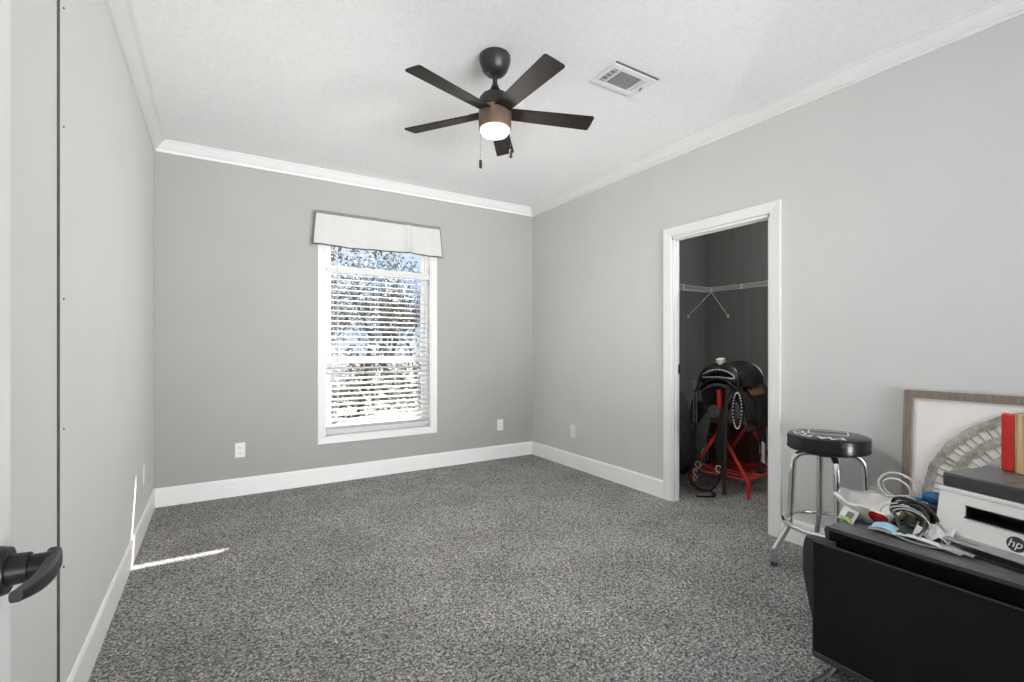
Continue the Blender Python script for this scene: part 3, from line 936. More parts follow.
hn = b.build('horn', M['lace_white'], sd, True)
b = MB(); b.cyl((0.214, 0, 1.034), (0.220, 0, 1.060), 0.041, 0.038, 20); b.build('horn_cap', M['lace_white'], hn, True)
# cantle
def cantle_f(u, v):
    a = (u * 2 - 1) * 1.25
    y = 0.205 * math.sin(a) / math.sin(1.25)
    x = -0.265 + 0.105 * (1 - math.cos(a))
    h = 0.105 * math.cos(a) ** 0.8 + 0.012 if abs(a) < 1.55 else 0.012
    return (x - 0.035 * v, y, 0.885 - 0.045 * (1 - math.cos(a)) + h * v * 1.05)
b = MB(); b.grid(cantle_f, 24, 6, 0.022); ca = b.build('cantle', M['leather_black'], sd, True)
b = MB(); b.tube([Vector(cantle_f(i / 30, 1.0)) + Vector((0.008, 0, 0.002)) for i in range(31)], 0.011, 8); b.build('cantle_binding', M['silver'], ca, True)
# rear jockeys, tan on the picture's right
for sy, m_ in ((1, M['leather_tan']), (-1, M['leather_dark'])):
    b = MB()
    b.grid(lambda u, v: (0.06 - 0.34 * u, sy * (0.105 + 0.115 * v + 0.008 * math.sin(u * PI)), 0.880 - 0.085 * v - 0.035 * v * v), 10, 6, 0.010)
    b.build('jockey', m_, sd, True)
# fenders and stirrups
for sy in (1, -1):
    b = MB()
    P = bez([(-0.02, sy * 0.262, 0.74), (-0.03, sy * 0.272, 0.62), (-0.04, sy * 0.275, 0.50), (-0.05, sy * 0.270, 0.38)], 6)
    n_ = len(P)
    b.strap(P, [0.10 + 0.10 * math.sin(PI * min(1, i / (n_ - 1) * 1.05)) * (1 - 0.35 * i / n_) for i in range(n_)], 0.010, (1, 0, 0))
    fd = b.build('fender', M['leather_dark'] if sy > 0 else M['leather_black'], sd, True)
    b = MB(); b.strap([(-0.048, sy * 0.276, 0.42), (-0.050, sy * 0.275, 0.34), (-0.050, sy * 0.274, 0.29)], 0.05, 0.012, (1, 0, 0)); b.build('stirrup_leather', M['leather_dark'], fd)
    st = MB()
    U = [(-0.062 + 0.075 * 0, 0, 0)]
    ring = [(-0.050 + 0.055 * math.sin(a) * (1.0 if math.cos(a) < 0 else 0.75), sy * 0.274, 0.225 + 0.075 * math.cos(a)) for a in [2 * PI * i / 24 for i in range(24)]]
    st.tube(ring, 0.010, 8, closed=True)
    st.box((-0.050 - 0.060, sy * 0.274 - 0.032, 0.142), (-0.050 + 0.060, sy * 0.274 + 0.032, 0.160), 0.004)
    st.build('stirrup', M['leather_black'], fd, True)
b = MB()
for k in range(3):
    b.box((-0.062 + 0.012 * k, 0.258 + 0.020 * k, 0.225 + 0.012 * (k % 2)), (-0.040 + 0.012 * k, 0.275 + 0.020 * k, 0.405 - 0.010 * k), 0.004)
b.build('tie_strings', M['lace_white'], sd)
for k, (x, y, z0, z1, w) in enumerate(((-0.16, 0.315, 0.70, 0.48, 0.035), (-0.24, 0.325, 0.66, 0.46, 0.03), (0.12, 0.310, 0.70, 0.52, 0.03), (0.17, -0.315, 0.70, 0.40, 0.035), (0.05, -0.325, 0.66, 0.30, 0.03))):
    b = MB(); b.strap(bez([(x, y * 0.93, z0 + 0.06), (x - 0.01, y, z0), (x - 0.03, y * 1.03, (z0 + z1) / 2), (x - 0.02, y * 1.02, z1)], 5), w, 0.006, (1, 0, 0))
    b.build('saddle_string', M['leather_black'] if k % 2 else M['leather_dark'], sd, True)

# breast collar hanging down the front
bc = thing('breast_collar', 'black leather breast collar with studs and ring hanging from the saddle front', 'breast collar', RC, RZ)
X0 = 0.315
b = MB()
for sy in (1, -1):
    P = bez([(0.275, sy * 0.200, 0.88), (X0, sy * 0.165, 0.80), (X0 + 0.012, sy * 0.115, 0.71), (X0 + 0.012, sy * 0.055, 0.655)], 6)
    b.strap(P, 0.045, 0.008, (0, sy * 0.6, 0.8))
b.build('shoulder_strap', M['leather_black'], bc, True)
b = MB(); b.lathe([(0.052, 0), (0.052, 0.006), (0.044, 0.010), (0.002, 0.011)], seg=24)
dk = b.build('centre_disc', M['suede'], bc, True); dk.location = (X0 + 0.018, -0.005, 0.645); dk.rotation_euler = (0, PI / 2, 0)
for sy, y1, zend in ((-1, -0.135, 0.205), (1, 0.035, 0.205)):
    b = MB()
    P = bez([(X0 + 0.004, sy * 0.058, 0.62), (X0 + 0.010, (sy * 0.075 + y1) / 2, 0.50), (X0 + 0.012, y1, 0.38), (X0 + 0.012, y1 - 0.004, 0.28), (X0 + 0.012, y1 - 0.006, zend)], 6)
    n_ = len(P)
    b.strap(P, [0.05 + 0.05 * math.sin(PI * min(1.0, i / (n_ - 1) * 1.6)) if i < n_ * 0.62 else 0.032 for i in range(n_)], 0.007, (0, 1, 0))
    tug = b.build('tug_strap', M['suede'] if sy < 0 else M['leather_black'], bc, True)
    b = MB(); ring = [(X0 + 0.020, y1 - 0.006 + 0.022 * math.cos(a), zend - 0.005 + 0.026 * math.sin(a)) for a in [2 * PI * i / 18 for i in range(18)]]
    b.tube(ring, 0.0045, 8, closed=True); b.build('buckle', M['silver'], tug, True)

# bridle hanging from the horn
br = thing('bridle', 'black bridle with silver studded cheek pieces draped over the saddle', 'bridle', RC, RZ)
br.scale = (1.0, 0.92, 1.0)
X1 = 0.345
for y, zt_, zb4, dbl in ((-0.168, 0.80, 0.54, 0.0), (0.205, 0.82, 0.57, 0.040)):
    b = MB()
    if dbl:
        ring = [(X1 + 0.010, y + 0.036 * math.sin(a), (zt_ + zb4) / 2 - 0.02 + 0.135 * math.cos(a)) for a in [2 * PI * i / 40 for i in range(40)]]
        b.tube(ring, 0.011, 8, closed=True, flat=(1, 0.6))
    else:
        b.strap([(X1, y, zt_), (X1 + 0.004, y - 0.006, (zt_ + zb4) / 2), (X1, y, zb4)], 0.040, 0.008, (0, 1, 0))
    ck = b.build('cheek_piece', M['leather_black'], br, True)
    b = MB()
    if dbl:
        for i in range(32):
            a = 2 * PI * i / 32
            b.sphere((X1 + 0.020, y + 0.036 * math.sin(a), (zt_ + zb4) / 2 - 0.02 + 0.135 * math.cos(a)), 0.0062, 6)
    else:
        for i in range(15):
            z = zt_ - 0.02 - i * (zt_ - zb4 - 0.03) / 14
            for dy in (-0.012, 0.012): b.sphere((X1 + 0.007, y + dy - 0.004, z), 0.0048, 6)
    b.build('studs', M['silver'], ck)
b = MB(); b.strap(bez([(X1, -0.168, 0.80), (X1 - 0.03, -0.155, 0.865), (X1 - 0.055, -0.12, 0.905)], 5), 0.022, 0.006, (1, 0, 0))
b.build('headstall', M['leather_black'], br, True)
b = MB()
b.strap(bez([(X1, 0.205, 0.82), (X1 - 0.03, 0.18, 0.872), (X1 - 0.055, 0.13, 0.905)], 5), 0.022, 0.006, (1, 0, 0))
b.build('headstall', M['leather_black'], br, True)
b = MB(); b.strap(bez([(X1 + 0.004, 0.115, 0.86), (X1 + 0.016, 0.110, 0.62), (X1 + 0.022, 0.105, 0.40), (X1 + 0.022, 0.100, 0.16), (X1 + 0.03, 0.100, 0.02)], 6), 0.030, 0.006, (0, 1, 0))
b.build('rein', M['leather_black'], br, True)
b = MB(); b.tube(bez([(X1 + 0.006, -0.165, 0.54), (X1 + 0.018, -0.172, 0.36), (X1 + 0.03, -0.175, 0.20), (X1 + 0.035, -0.21, 0.09), (X1 + 0.055, -0.10, 0.022), (X1 + 0.05, 0.0, 0.04), (X1 + 0.02, 0.05, 0.12), (X1 + 0.012, 0.075, 0.24)], 8), 0.0085, 8)
b.build('rein', M['leather_black'], br, True)
b = MB()
for z in (0.155, 0.105): b.tube([(X1 + 0.042, -0.150 + 0.018 * math.cos(a), z + 0.020 * math.sin(a)) for a in [2 * PI * i / 16 * 0.8 for i in range(17)]], 0.004, 6)
b.build('bit_ring', M['silver'], br, True)

# other things in the closet
mx_ = thing('storage_box', 'dark maroon lidded box behind the red saddle rack', 'box', (4.28, 2.78, 0), RZ)
b = MB(); b.box((-0.16, -0.21, 0.0), (0.16, 0.21, 0.40), 0.012); b.build('body', M['maroon'], mx_)
b = MB(); b.box((-0.172, -0.222, 0.395), (0.172, 0.222, 0.435), 0.010); b.build('lid', M['maroon'], mx_)
b = MB(); b.tube(bez([(0.175, -0.06, 0.33), (0.195, -0.05, 0.325), (0.198, 0.0, 0.325), (0.195, 0.05, 0.325), (0.175, 0.06, 0.33)], 5), 0.007, 8); b.build('handle', M['leather_black'], mx_, True)

bg = thing('duffel_bag', 'dark grey soft bag slumped upright left of the saddle rack', 'bag', (3.66, 2.99, 0), RZ)
def bag_f(u, v):
    a = u * 2 * PI
    z = 0.72 * v
    r = (0.17 + 0.03 * math.sin(v * 7)) * (1 - 0.75 * max(0, v - 0.72) / 0.28 * 0.8) * (0.55 + 0.45 * min(1, v * 8))
    return (r * 0.8 * math.cos(a) * (1 + 0.07 * math.sin(3 * a + v * 6)), r * math.sin(a), z + 0.001)
b = MB(); b.grid(bag_f, 28, 18); b.build('bag_body', M['duffel'], bg, True)
b = MB(); b.tube(bez([(0.07, -0.03, 0.70), (0.10, -0.02, 0.78), (0.08, 0.03, 0.79), (0.06, 0.05, 0.70)], 6), 0.010, 8); b.build('carry_loop', M['leather_black'], bg, True)
b = MB(); b.tube(bez([(0.14, 0.03, 0.62), (0.172, 0.05, 0.5), (0.19, 0.10, 0.36), (0.20, 0.11, 0.22), (0.16, 0.03, 0.10)], 8), 0.012, 8); b.build('shoulder_strap', M['leather_black'], bg, True)
b = MB(); b.box((0.142, 0.02, 0.50), (0.162, 0.075, 0.545), 0.006); b.build('buckle', M['prn_grey'], bg)

b = MB(); b.strap(bez([(3.14, 2.375, 0.006), (3.24, 2.30, 0.007), (3.33, 2.36, 0.007), (3.30, 2.46, 0.006)], 8), 0.022, 0.007, (0.3, 1, 0))
tag(b.build('loose_strap', M['leather_black'], None, True), 'thin black strap lying on carpet just inside the closet doorway', 'strap')

# ------------------------------------------------------------------ bar stool
stl = thing('bar_stool', 'chrome bar stool with round black padded seat beside the doorway', 'stool', (2.655, 1.220, 0), 0.0)
b = MB(); b.lathe([(0.165, 0.630), (0.176, 0.632), (0.180, 0.637), (0.1805, 0.696), (0.178, 0.7025), (0.168, 0.7075), (0.10, 0.7105), (0.004, 0.712)], seg=56)
seat = b.build('seat', M['vinyl_black'], stl, True)
b = MB(); b.lathe([(0.1815, 0.640), (0.1822, 0.643), (0.1815, 0.646)], seg=56, cap=False); b.lathe([(0.1808, 0.684), (0.1818, 0.687), (0.1808, 0.690)], seg=56, cap=False)
b.build('seat_band', M['vinyl_black'], seat, True)
# lettering round the rim, read from outside the circle on the far side: letter tops point outwards
bm = bmesh.new()
camdir = math.atan2(-1.220, -2.655)      # direction from the seat centre to the camera
for i, chx in enumerate('MATCO'):
    me = text_mesh(chx, 0.078, 0.0006)
    ang = camdir + 0.30 - i * 0.47
    R_ = 0.126
    mtx = Matrix.Translation((R_ * math.cos(ang), R_ * math.sin(ang), 0.7100)) @ Matrix.Rotation(ang - PI / 2, 4, 'Z') @ Matrix.Rotation(math.radians(-2.5), 4, 'X') @ Matrix.Diagonal((1.25, 0.95, 1, 1))
    me.transform(mtx)
    bm.from_mesh(me)
    bpy.data.meshes.remove(me)
me = bpy.data.meshes.new('lettering'); bm.to_mesh(me); bm.free(); me.materials.append(M['letter'])
lo = bpy.data.objects.new('lettering', me); COL.objects.link(lo); lo.parent = seat
b = MB()
ex, ey = 0.055, 0.085
for (ax, ay, bx_, by_) in ((-ex, -ey, -ex, ey), (ex, -ey, ex, ey), (-ex, -ey, ex, -ey), (-ex, ey, ex, ey)):
    b.tube([(ax, ay, 0.7117), (bx_, by_, 0.7117)], 0.004, 6, flat=(0.25, 1.0)) if False else b.box((min(ax, bx_) - 0.003, min(ay, by_) - 0.003, 0.7105), (max(ax, bx_) + 0.003, max(ay, by_) + 0.003, 0.7128))
em = b.build('emblem_border', M['letter'], seat); em.rotation_euler = (0, 0, camdir); em.location = (-0.035 * math.cos(camdir), -0.035 * math.sin(camdir), -0.0005)
b = MB(); b.box((-ex + 0.004, -ey + 0.004, 0.7105), (ex - 0.004, ey - 0.004, 0.7124)); em2 = b.build('emblem', M['seat_red'], seat); em2.rotation_euler = (0, 0, camdir); em2.location = em.location
b = MB(); b.lathe([(0.10, 0.612), (0.13, 0.618), (0.16, 0.631)], seg=32); b.cyl((0, 0, 0.598), (0, 0, 0.632), 0.05, seg=24)
b.build('swivel_plate', M['rubber'], stl, True)
for k in range(4):
    a = math.radians(128 + 90 * k)
    ca_, sa_ = math.cos(a), math.sin(a)
    prof = [(0.03, 0.610), (0.09, 0.609), (0.128, 0.600), (0.152, 0.572), (0.158, 0.53), (0.163, 0.42), (0.170, 0.27), (0.174, 0.235), (0.186, 0.20), (0.232, 0.105), (0.241, 0.075), (0.243, 0.012)]
    b = MB(); b.tube(bez([(r * ca_, r * sa_, z) for r, z in prof], 5), 0.0150, 16)
    lg = b.build('leg', M['chrome'], stl, True)
    b = MB(); b.lathe([(0.0165, 0.0), (0.0175, 0.004), (0.0170, 0.018), (0.0150, 0.022)], (0.243 * ca_, 0.243 * sa_, 0), 16); b.build('foot_cap', M['rubber'], lg, True)
b = MB(); b.tube([(0.195 * math.cos(2 * PI * i / 64), 0.195 * math.sin(2 * PI * i / 64), 0.246) for i in range(64)], 0.0125, 12, closed=True)
b.build('foot_ring', M['chrome'], stl, True)

# ------------------------------------------------------------------ televisions on the floor
TD = Vector((-0.020, -1.0, 0)).normalized()
TRZ = math.atan2(TD.y, TD.x)
TB = Vector((-TD.y, TD.x, 0))               # towards the back of the set (local +Y)
TW = 0.735
def television(left, label, z0, z1, shell):
    root = Vector((*left, 0)) + TD * (TW / 2)
    t = thing('television', label, 'television', root, TRZ)
    w = TW / 2
    MB().box((-w + 0.005, -0.0022, z0 + 0.019), (w - 0.005, 0.008, z1 - 0.005)).build('screen', M['screen'], t)
    b = MB()
    bz = 0.004 if shell else 0.013
    b.box((-w, -0.004, z0), (-w + bz, 0.010, z1), 0.001); b.box((w - bz, -0.004, z0), (w, 0.010, z1), 0.001)
    b.box((-w + bz - 0.001, -0.004, z1 - bz), (w - bz + 0.001, 0.010, z1), 0.001)
    b.build('bezel', M['bezel'] if shell else M['lip'], t)
    MB().box((-w, -0.006, z0), (w, 0.014, z0 + 0.020), 0.002).build('bottom_lip', M['lip'], t)
    b = MB()
    if shell:
        b.box((-w + 0.006, 0.010, z0 + 0.01), (w - 0.006, 0.052, z1 - 0.11), 0.010)
        for sx in (-1, 1):
            cr = MB()
            def f(u, v):
                z = z0 + 0.030 + (z1 - z0 - 0.030) * v
                fl = 0.050 * min(1, max(0, v - 0.06) / 0.60) ** 0.9
                rnd = 0.010 * max(0, v - 0.9) / 0.1
                lo_, hi_ = -w + 0.050, -w + 0.003 - fl + rnd
                prof = [(lo_, 0.0125), (hi_ + 0.006, 0.0125), (hi_, 0.022), (hi_, 0.046), (hi_ + 0.010, 0.056), (lo_, 0.056), (lo_, 0.0125)]
                k = u * 6; i = min(5, int(k)); q = k - i
                a, c2 = prof[i], prof[i + 1]
                return (-sx * (a[0] + (c2[0] - a[0]) * q), a[1] + (c2[1] - a[1]) * q, z)
            cr.grid(f, 6, 14)
            cr.bm.verts.ensure_lookup_table()
            for zz in (min(v.co.z for v in cr.bm.verts), max(v.co.z for v in cr.bm.verts)):
                vs = [v for v in cr.bm.verts if abs(v.co.z - zz) < 1e-6]
                cr.bm.faces.new(vs[:6])
            bmesh.ops.remove_doubles(cr.bm, verts=cr.bm.verts, dist=1e-5)
            cr.build('side_shell', M['shell'], t, True)
    else:
        b.box((-w + 0.012, 0.010, z0 + 0.02), (w - 0.012, 0.040, z1 - 0.10), 0.006)
    b.build('back_shell', M['shell'], t, True)
    for sx in (-1, 1):
        b = MB()
        x = sx * (w - 0.075)
        b.tube([(x, 0.012, z0 + 0.006), (x + sx * 0.012, -0.02, z0 * 0.55), (x + sx * 0.030, -0.085 if shell else -0.038, 0.007)], 0.008, 8, flat=(0.8, 1.2))
        b.tube([(x, 0.012, z0 + 0.006), (x + sx * 0.012, 0.022, z0 * 0.55), (x + sx * 0.022, 0.028 if shell else 0.055, 0.007)], 0.008, 8, flat=(0.8, 1.2))
        b.build('foot', M['bezel'], t, True)
    return t
television((1.822, 0.887), 'black flat television in front, standing on the carpet', 0.046, 0.459, True)
t2 = television((1.896, 0.879), 'second black flat television standing behind the front one', 0.045, 0.500, False)

# ------------------------------------------------------------------ low table
tb = thing('side_table', 'low dark grey table carrying the printer and clutter', 'table', (1.952, 0.905, 0), TRZ)
# local x along the near edge (towards the picture's right), local y towards the right wall
TZ = 0.474
TL, TDp = 1.08, 0.68
b = MB(); b.box((-0.01, 0.0, TZ - 0.030), (TL, TDp, TZ), 0.012, 3); b.build('table_top', M['table_top'], tb)
for x in (0.04, TL - 0.05):
    for y in (0.05, TDp - 0.05):
        MB().box((x - 0.016, y - 0.016, 0.0), (x + 0.016, y + 0.016, TZ - 0.029), 0.004).build('leg', M['table_leg'], tb)
for y in (0.035, TDp - 0.05):
    MB().box((0.05, y, TZ - 0.075), (TL - 0.06, y + 0.015, TZ - 0.03)).build('apron', M['table_leg'], tb)

# ------------------------------------------------------------------ printer
PD = Vector((-0.233, -0.973, 0)).normalized()
PRZ = math.atan2(PD.y, PD.x)
P0 = Vector((2.176, 0.652, TZ))
pr = thing('printer', 'white and grey laser printer on the low table', 'printer', P0, PRZ)
PW, PDp, PH = 0.43, 0.28, 0.190
def slab(b, x0, x1, y0, y1, z0, z1, ti=0.0, tf=0.0):
    """box whose top is inset at the sides (ti) and front (tf)"""
    v = [b.bm.verts.new(p) for p in ((x0, y0, z0), (x1, y0, z0), (x1, y1, z0), (x0, y1, z0), (x0 + ti, y0 + tf, z1), (x1 - ti, y0 + tf, z1), (x1 - ti, y1, z1), (x0 + ti, y1, z1))]
    for f in ((3, 2, 1, 0), (4, 5, 6, 7), (0, 1, 5, 4), (1, 2, 6, 5), (2, 3, 7, 6), (3, 0, 4, 7)):
        b.bm.faces.new([v[i] for i in f])
b = MB(); b.box((0.015, 0.02, 0.0005), (PW - 0.015, PDp - 0.02, 0.014)); b.build('base', M['prn_black'], pr)
SX0, SX1, SZ0, SZ1 = 0.085, 0.355, 0.100, 0.142
zq = [0.013, SZ0, SZ1, PH]
def yf(z): return 0.016 * (z - 0.013) / (PH - 0.013)
def xi(z): return 0.010 * (z - 0.013) / (PH - 0.013)
def block(b, x0, x1, z0, z1, y1):
    v = [b.bm.verts.new(p) for p in ((x0(z0), yf(z0), z0), (x1(z0), yf(z0), z0), (x1(z0), y1, z0), (x0(z0), y1, z0), (x0(z1), yf(z1), z1), (x1(z1), yf(z1), z1), (x1(z1), y1, z1), (x0(z1), y1, z1))]
    for f in ((3, 2, 1, 0), (4, 5, 6, 7), (0, 1, 5, 4), (1, 2, 6, 5), (2, 3, 7, 6), (3, 0, 4, 7)):
        b.bm.faces.new([v[i] for i in f])
b = MB()
block(b, xi, lambda z: PW - xi(z), zq[0], zq[1], PDp)
block(b, xi, lambda z: SX0, zq[1], zq[2], PDp); block(b, lambda z: SX1, lambda z: PW - xi(z), zq[1], zq[2], PDp)
block(b, xi, lambda z: PW - xi(z), zq[2], zq[3] - 0.016, PDp)
b.build('body', M['prn_white'], pr)
b = MB(); b.box((0.006, 0.012, PH - 0.015), (PW - 0.006, PDp, PH), 0.002); b.build('top_cover', M['prn_white'], pr)
b = MB(); b.box((SX0 - 0.002, 0.11, SZ0 - 0.002), (SX1 + 0.002, 0.27, SZ1 + 0.002)); b.build('output_slot', M['prn_black'], pr)
b = MB(); b.box((SX0 + 0.0005, 0.003, SZ0 + 0.0005), (SX1 - 0.0005, 0.11, SZ0 + 0.004)); b.box((SX0 + 0.001, 0.006, SZ1 - 0.002), (SX1 - 0.001, 0.11, SZ1 - 0.0005)); b.box((SX0 + 0.0003, 0.015, SZ0), (SX0 + 0.002, 0.11, SZ1)); b.build('paper_guide', M['prn_black'], pr)
b = MB(); b.tube([(SX0, 0.0060, SZ0 - 0.001), (SX1, 0.0060, SZ0 - 0.001)], 0.0022, 8); b.build('slot_lip', M['chrome'], pr)
lid = MB().box((0.016, 0.016, PH + 0.001), (PW - 0.016, PDp - 0.002, PH + 0.046), 0.005).build('scanner_lid', M['prn_dark'], pr)
b = MB(); b.box((0.018, 0.017, PH + 0.0455), (PW - 0.018, PDp - 0.004, PH + 0.0500), 0.002); b.build('lid_top', M['prn_grey'], lid)
b = MB(); b.box((0.185, 0.022, PH + 0.0497), (0.189, PDp - 0.02, PH + 0.0506)); b.build('lid_seam', M['prn_black'], lid)
b = MB(); b.box((0.055, -0.062, 0.0006), (PW - 0.055, 0.022, 0.010), 0.003); b.build('paper_tray', M['prn_black'], pr)
b = MB()
b.box((0.060, -0.068, 0.030), (PW - 0.060, 0.004, 0.034), 0.0015); b.box((0.060, -0.068, 0.006), (0.064, 0.004, 0.032)); b.box((PW - 0.064, -0.068, 0.006), (PW - 0.060, 0.004, 0.032))
tr_ = b.build('tray_cover', M['smoke'], pr)
b = MB(); b.box((0.085, -0.045, 0.0342), (0.150, -0.030, 0.0352)); b.build('tray_label', M['prn_grey'], tr_)
zl = 0.062
lg = MB(); lg.lathe([(0.0235, 0.0), (0.0235, 0.0016), (0.0225, 0.0022)], seg=36)
lo = lg.build('brand_badge', M['logo_dark'], pr, True)
lo.location = (0.220, yf(zl) + 0.0002, zl); lo.rotation_euler = (PI / 2 - math.atan2(0.016, PH - 0.013) , 0, 0)
me = text_mesh('hp', 0.036, 0.0004)
sh_m = Matrix.Identity(4); sh_m[0][1] = 0.28
me.transform(Matrix.Translation((0.0, 0.001, 0.0024)) @ sh_m)
me.materials.clear(); me.materials.append(M['logo_white'])
ho = bpy.data.objects.new('badge_letters', me); COL.objects.link(ho); ho.parent = lo

# wooden board standing on the printer lid
bd_loc = P0 + PD * 0.074 + Vector((-PD.y, PD.x, 0)) * 0.235 + Vector((0, 0, PH + 0.0508))
bd = thing('wooden_board', 'red edged pine board standing upright on the printer', 'board', bd_loc, PRZ)
b = MB(); b.box((0.038, -0.010, 0.0), (0.26, 0.010, 0.205), 0.002); b.build('pine_panel', M['pine'], bd)
b = MB(); b.box((0.0, -0.0105, 0.0), (0.0385, 0.0105, 0.205), 0.006); b.build('red_band', M['red_paint'], bd)

# ------------------------------------------------------------------ framed fan art leaning on the right wall
FW, FHt = 1.05, 0.945
fr_ = thing('framed_art', 'driftwood framed woven fan art leaning on the right wall', 'framed art', (2.812, 0.978, 0.003), -PI / 2)
# local x -> picture's right, local y -> towards the wall, leaning back
LEAN = math.radians(-3.6)
lean = Matrix.Rotation(LEAN, 4, 'X')
bw, bt = 0.036, 0.030
def fp(b, name, m_, parent=fr_, smooth=False):
    o = b.build(name, m_, parent, smooth)
    o.matrix_local = lean
    return o
b = MB()
b.box((0, 0, 0), (bw, bt, FHt), 0.003); b.box((FW - bw, 0, 0), (FW, bt, FHt), 0.003)
b.box((bw - 0.001, 0, 0), (FW - bw + 0.001, bt, bw), 0.003); b.box((bw - 0.001, 0, FHt - bw), (FW - bw + 0.001, bt, FHt), 0.003)
fp(b, 'frame', M['frame_wood'])
fp(MB().box((bw - 0.004, 0.020, bw - 0.004), (FW - bw + 0.004, 0.026, FHt - bw + 0.004)), 'mat_board', M['mat_board'])
b = MB()
acx, acz, yy = 0.972 - 0.445, 0.446, 0.012
def ringband(r0, r1):
    n = 72
    P0_ = []
    for i in range(n + 1):
        a = PI * 1.06 * i / n - PI * 0.03
        wob = 0.0025 * math.sin(a * 23) + 0.002 * math.sin(a * 41)
        P0_.append((a, r0 + wob, r1 + wob * 0.7))
    b.grid(lambda u, v: (acx + math.cos(P0_[round(u * n)][0]) * (P0_[round(u * n)][1] * (1 - v) + P0_[round(u * n)][2] * v), yy, acz + math.sin(P0_[round(u * n)][0]) * (P0_[round(u * n)][1] * (1 - v) + P0_[round(u * n)][2] * v)), n, 1, -0.007)
for r0, r1 in ((0.414, 0.449), (0.340, 0.374), (0.268, 0.300), (0.196, 0.228), (0.10, 0.16)):
    ringband(r0, r1)
rr_ = random.Random(3)
for (r0, r1, nb) in ((0.370, 0.418, 40), (0.296, 0.344, 33), (0.224, 0.272, 27), (0.155, 0.20, 20)):
    for i in range(nb):
        a = PI * (i + 0.5 + rr_.uniform(-0.18, 0.18)) / nb
        w_ = rr_.uniform(0.0022, 0.0042)
        ca_, sa_ = math.cos(a), math.sin(a)
        b.tube([(acx + ca_ * r0, yy + 0.003, acz + sa_ * r0), (acx + ca_ * r1, yy + 0.003, acz + sa_ * r1)], w_, 5)
fp(b, 'woven_fan', M['rattan'])

# ------------------------------------------------------------------ clutter on the table (table-local frame tb: x along near edge, y to the wall)
TX = TD
TY = TB
def tp(x, y, z=0.0):
    return Vector((2.030, 0.905, TZ)) + TX * x + TY * y + Vector((0, 0, z))

bag = thing('shopping_bag', 'crumpled white plastic bag with red mark on the table corner', 'bag', tp(0.060, 0.200, 0.001), TRZ + 0.10)
def bagf(u, v):
    a = u * 2 * PI
    wob = 1 + (0.05 * math.sin(5 * a + 1.1) + 0.035 * math.sin(11 * a + v * 5)) * (0.25 + v)
    r = (0.62 + 0.40 * v ** 0.7) * wob * (1.0 if v < 0.95 else 0.95)
    return (0.142 * r * math.cos(a), 0.140 * r * math.sin(a), 0.078 * v + 0.009 * math.sin(2 * a + 0.9) * v + 0.006 * math.sin(7 * a) * v)
b = MB(); b.grid(bagf, 44, 10, 0.002)
b.box((-0.07, -0.07, 0.0), (0.07, 0.07, 0.003))
b.build('bag_body', M['bag'], bag, True)
def onbag(a0, a1, v0, v1, off):
    def f(u, v):
        p = Vector(bagf((a0 + (a1 - a0) * u) / (2 * PI), v0 + (v1 - v0) * v))
        n = Vector((p.x, p.y, 0)).normalized()
        return p + n * off
    return f
def red_f(u, v):
    w = math.sin(PI * (0.12 + 0.76 * v))
    return onbag(4.98 - 0.24 * w, 4.98 + 0.24 * w, 0.18, 0.92, 0.003)(u, v)
b = MB(); b.grid(red_f, 8, 8, 0.002); b.build('red_mark', M['red_label'], bag, True)
b = MB(); b.grid(onbag(5.45, 6.2, 0.05, 0.97, 0.0025), 10, 8, 0.002); b.build('tan_flap', M['bag_tan'], bag, True)

pk = thing('snack_packet', 'white and green packet propped at the table corner beside bag', 'packet', tp(0.008, 0.062, 0.001), TRZ - 0.30)
pk.scale = (0.62, 0.62, 0.62)
b = MB(); b.grid(lambda u, v: (-0.045 + 0.10 * u, -0.02 + 0.05 * v + 0.012 * math.sin(u * PI), 0.006 + 0.070 * v + 0.006 * math.sin(u * 5)), 8, 8, 0.008); b.build('wrapper', M['paper'], pk, True)
b = MB(); b.grid(lambda u, v: (-0.040 + 0.09 * u, -0.026 + 0.012 * v + 0.012 * math.sin(u * PI), 0.008 + 0.016 * v + 0.006 * math.sin(u * 5)), 8, 3, 0.003); b.build('green_stripe', M['green_label'], pk, True)
b = MB(); b.grid(lambda u, v: (-0.005 + 0.045 * u, -0.015 + 0.026 * v + 0.012 * math.sin((u * 0.5 + 0.4) * PI), 0.030 + 0.028 * v), 6, 3, 0.003); b.build('grey_print', M['prn_grey'], pk, True)

slv = thing('plastic_sleeve', 'clear plastic sleeve with pale blue edge lying on the table', 'plastic sleeve', tp(0.10, 0.015, 0.001), TRZ)
b = MB(); b.grid(lambda u, v: (0.0 + 0.29 * u, 0.0 + 0.15 * v, 0.010 + 0.006 * math.sin(u * 9 + v * 3) + 0.004 * math.sin(v * 11)), 16, 10, 0.0015); b.build('sleeve', M['sleeve'], slv, True)
b = MB(); b.grid(lambda u, v: (0.004 + 0.075 * u, 0.012 + 0.035 * v, 0.014 + 0.010 * math.sin(u * 3) + 0.012 * v), 8, 4, 0.0025); b.build('blue_print', M['pale_blue'], slv, True)
b = MB(); b.grid(lambda u, v: (0.06 + 0.20 * u, 0.004 + 0.03 * v, 0.013 + 0.008 * math.sin(u * 4)), 10, 4, 0.002); b.build('white_insert', M['paper'], slv, True)

